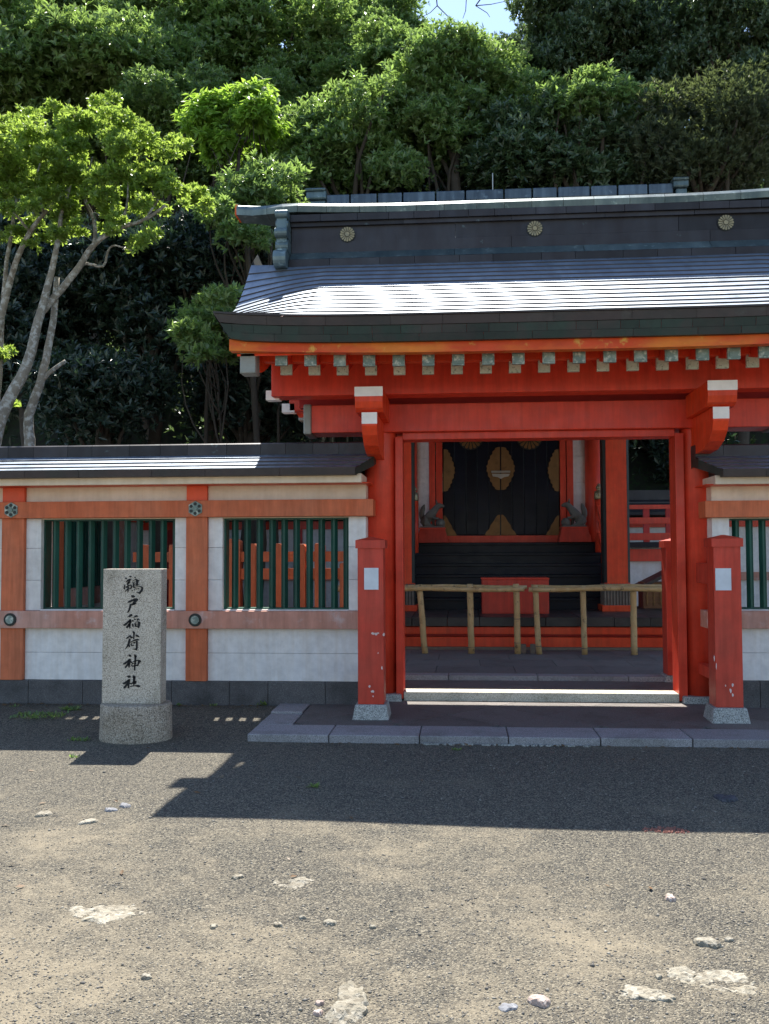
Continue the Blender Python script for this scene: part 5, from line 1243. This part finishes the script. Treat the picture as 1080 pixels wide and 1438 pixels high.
# forest mass closing the slope behind
c_ = []
for i in range(300):
    x_ = random.uniform(-17, 12); y_ = random.uniform(21, 36); c_.append((x_, y_, hz(x_, y_)+random.uniform(0, 1.2), random.uniform(.8, 1.5)))
V, F = crown_mesh('far_wood', c_, 26000, 6, .22, leaf_deep, flat=.7)
o = bpy.data.objects.new('far_wood', fastmesh('far_wood', V, F, leaf_deep)); COL.objects.link(o); tag(o, 'distant dark wood covering the slope behind all the trees', 'wood', kind='stuff')
# the pale-trunked lit tree at left
YT = 13.0
lt = thing('pale_trunked_tree', (X(45, YT), YT, .1), 'sunlit yellow-green tree with pale leaning trunks behind the left wall', 'tree')
def pt(a, b, dy=0): return tuple(P(a, b, YT+dy))
stems = [([(43, 645, 0), (42, 617, 0), (41, 583, 0), (55, 543, 0), (64, 507, 0), (75, 450, .1), (80, 390, .2)], .082, .04),
         ([(58, 535, 0), (74, 520, 0), (92, 507, .1)], .036, .026),
         ([(-14, 650, -.3), (-4, 600, -.3), (12, 562, -.25), (38, 512, -.2), (54, 450, -.15), (66, 405, -.1), (76, 367, -.1), (86, 300, -.1)], .105, .03),
         ([(56, 440, -.1), (77, 417, 0), (110, 377, 0), (133, 343, 0), (165, 322, -.1), (205, 308, -.2), (232, 288, -.2)], .06, .018),
         ([(-5, 470, .2), (8, 420, .2), (22, 370, .1), (42, 325, 0), (62, 300, 0), (95, 265, .1)], .055, .02),
         ([(-8, 600, .5), (0, 500, .5), (6, 400, .4), (20, 300, .3), (36, 230, .3)], .05, .016),
         ([(110, 377, 0), (122, 370, .1), (145, 374, .2), (152, 352, .2), (162, 345, .2), (185, 352, .2)], .026, .008),
         ([(42, 325, 0), (20, 300, -.1), (0, 292, -.2)], .022, .010), ([(133, 343, 0), (132, 310, .1), (118, 270, .1), (130, 220, .2)], .035, .010), ([(165, 322, -.1), (178, 290, 0), (180, 250, 0)], .024, .008),
         ([(62, 300, 0), (50, 260, -.1), (60, 215, 0)], .026, .008), ([(86, 300, -.1), (100, 250, 0), (92, 200, 0)], .03, .008), ([(205, 308, -.2), (225, 275, -.1), (230, 250, 0)], .018, .006), ([(20, 300, .3), (4, 250, .2), (10, 210, .1)], .025, .008)]
for pts, a, b in stems:
    mb = MB(); n = len(pts); pp = [Vector(pt(*q)) for q in pts]; full = []; rs = []
    for i in range(n-1):
        for k in range(3):
            t = k/3; p0 = pp[max(0, i-1)]; p1_ = pp[i]; p2 = pp[i+1]; p3 = pp[min(n-1, i+2)]
            q = .5*((2*p1_)+(p2-p0)*t+(2*p0-5*p1_+4*p2-p3)*t*t+(3*p1_-p0-3*p2+p3)*t**3)
            full.append(tuple(q+Vector((jit(.008), jit(.008), 0)))); f_ = (i+t)/(n-1); rs.append(a+(b-a)*f_)
    full.append(tuple(pp[-1])); rs.append(b); mb.tube(full, rs, 10); mb.build('trunk' if a > .06 else 'branch', barkpale, lt, smooth=True)
cl = []
for (a, b, r_) in ((30, 175, 30), (75, 195, 32), (120, 165, 30), (165, 175, 28), (205, 200, 26), (240, 205, 18), (20, 225, 32), (65, 245, 34), (110, 225, 34), (155, 225, 32), (200, 245, 30), (235, 255, 24), (262, 275, 18), (285, 290, 12),
                   (40, 285, 28), (85, 290, 30), (130, 275, 28), (170, 285, 26), (210, 290, 20), (60, 330, 22), (100, 320, 24), (150, 315, 16), (205, 335, 15), (190, 345, 13), (5, 260, 25), (10, 330, 20), (-30, 220, 40), (-30, 300, 35), (12, 200, 25), (150, 150, 18), (90, 160, 20), (-5, 505, 12), (10, 495, 9), (28, 570, 8), (215, 325, 10)):
    for j in range(6):
        u_ = random.random()**.5; t_ = random.uniform(0, 2*pi)
        q = P(a+r_*u_*cos(t_)*1.15, b+r_*u_*sin(t_)*.8, YT+jit(.9)); cl.append((q.x, q.y, q.z, r_*.0098*random.uniform(.25, .6)))
V, F = crown_mesh('crown', cl, 8200, 7, .086, leaf_lime, flat=.5, tilt=(.4, 1.3), width=.40); V = V-np.array([[lt.location.x, lt.location.y, lt.location.z]])
o = bpy.data.objects.new('crown', fastmesh('crown', V, F, leaf_lime)); COL.objects.link(o); o.parent = lt
# slim dark trunks under the eave and a bare branch against the sky
for i, (a0, b0, a1, b1, Y_, lb) in enumerate(((358, 640, 356, 470, 16.4, 'slim dark trunk in the shade left of the lintel end'), (390, 640, 397, 540, 16.2, 'thin bent stem in the shade right beside the lintel end'))):
    t = thing('slim_tree', (X(a0, Y_), Y_, .1), lb, 'tree', 'slim shaded stems'); mb = MB(); p = P(a1, b1, Y_)
    limb(mb, (X(a0, Y_), Y_, 0), tuple(p), .055-.02*i, .035-.012*i, 8, .03); limb(mb, tuple(p), (p.x+jit(.3), p.y, p.z+2.2), .035-.012*i, .015, 6, .06)
    mb.build('trunk', barkdark, t, smooth=True)
bt = thing('bare_tree', (X(850, 23.5), 23.5, hz(X(850, 23.5), 23.5)), 'bare dark twigs reaching down against the sky at top centre', 'tree')
mb = MB()
tw = [([(850, 420), (860, 200), (850, 60), (815, -110), (745, -110), (700, -35), (668, 8)], .12, .014), ([(700, -35), (655, -4), (640, -10)], .02, .01), ([(668, 8), (690, 6), (718, 0)], .014, .006), ([(668, 8), (684, 18), (688, 24)], .012, .006), ([(655, -3), (654, 15), (650, 26)], .012, .006),
      ([(745, -90), (690, -60), (640, -35), (612, -12), (614, 8), (628, 22), (648, 38)], .03, .008), ([(614, 8), (604, 18), (592, 24)], .012, .006), ([(612, -5), (595, -3), (560, -10)], .014, .006)]
for pts, a, b in tw:
    n = len(pts); mb.tube([tuple(P(q[0], q[1], 23.5)) for q in pts], [a+(b-a)*k/(n-1) for k in range(n)], 6)
mb.build('branches', barkdark, bt, smooth=True)
print('crown tris', TOTAL[0])
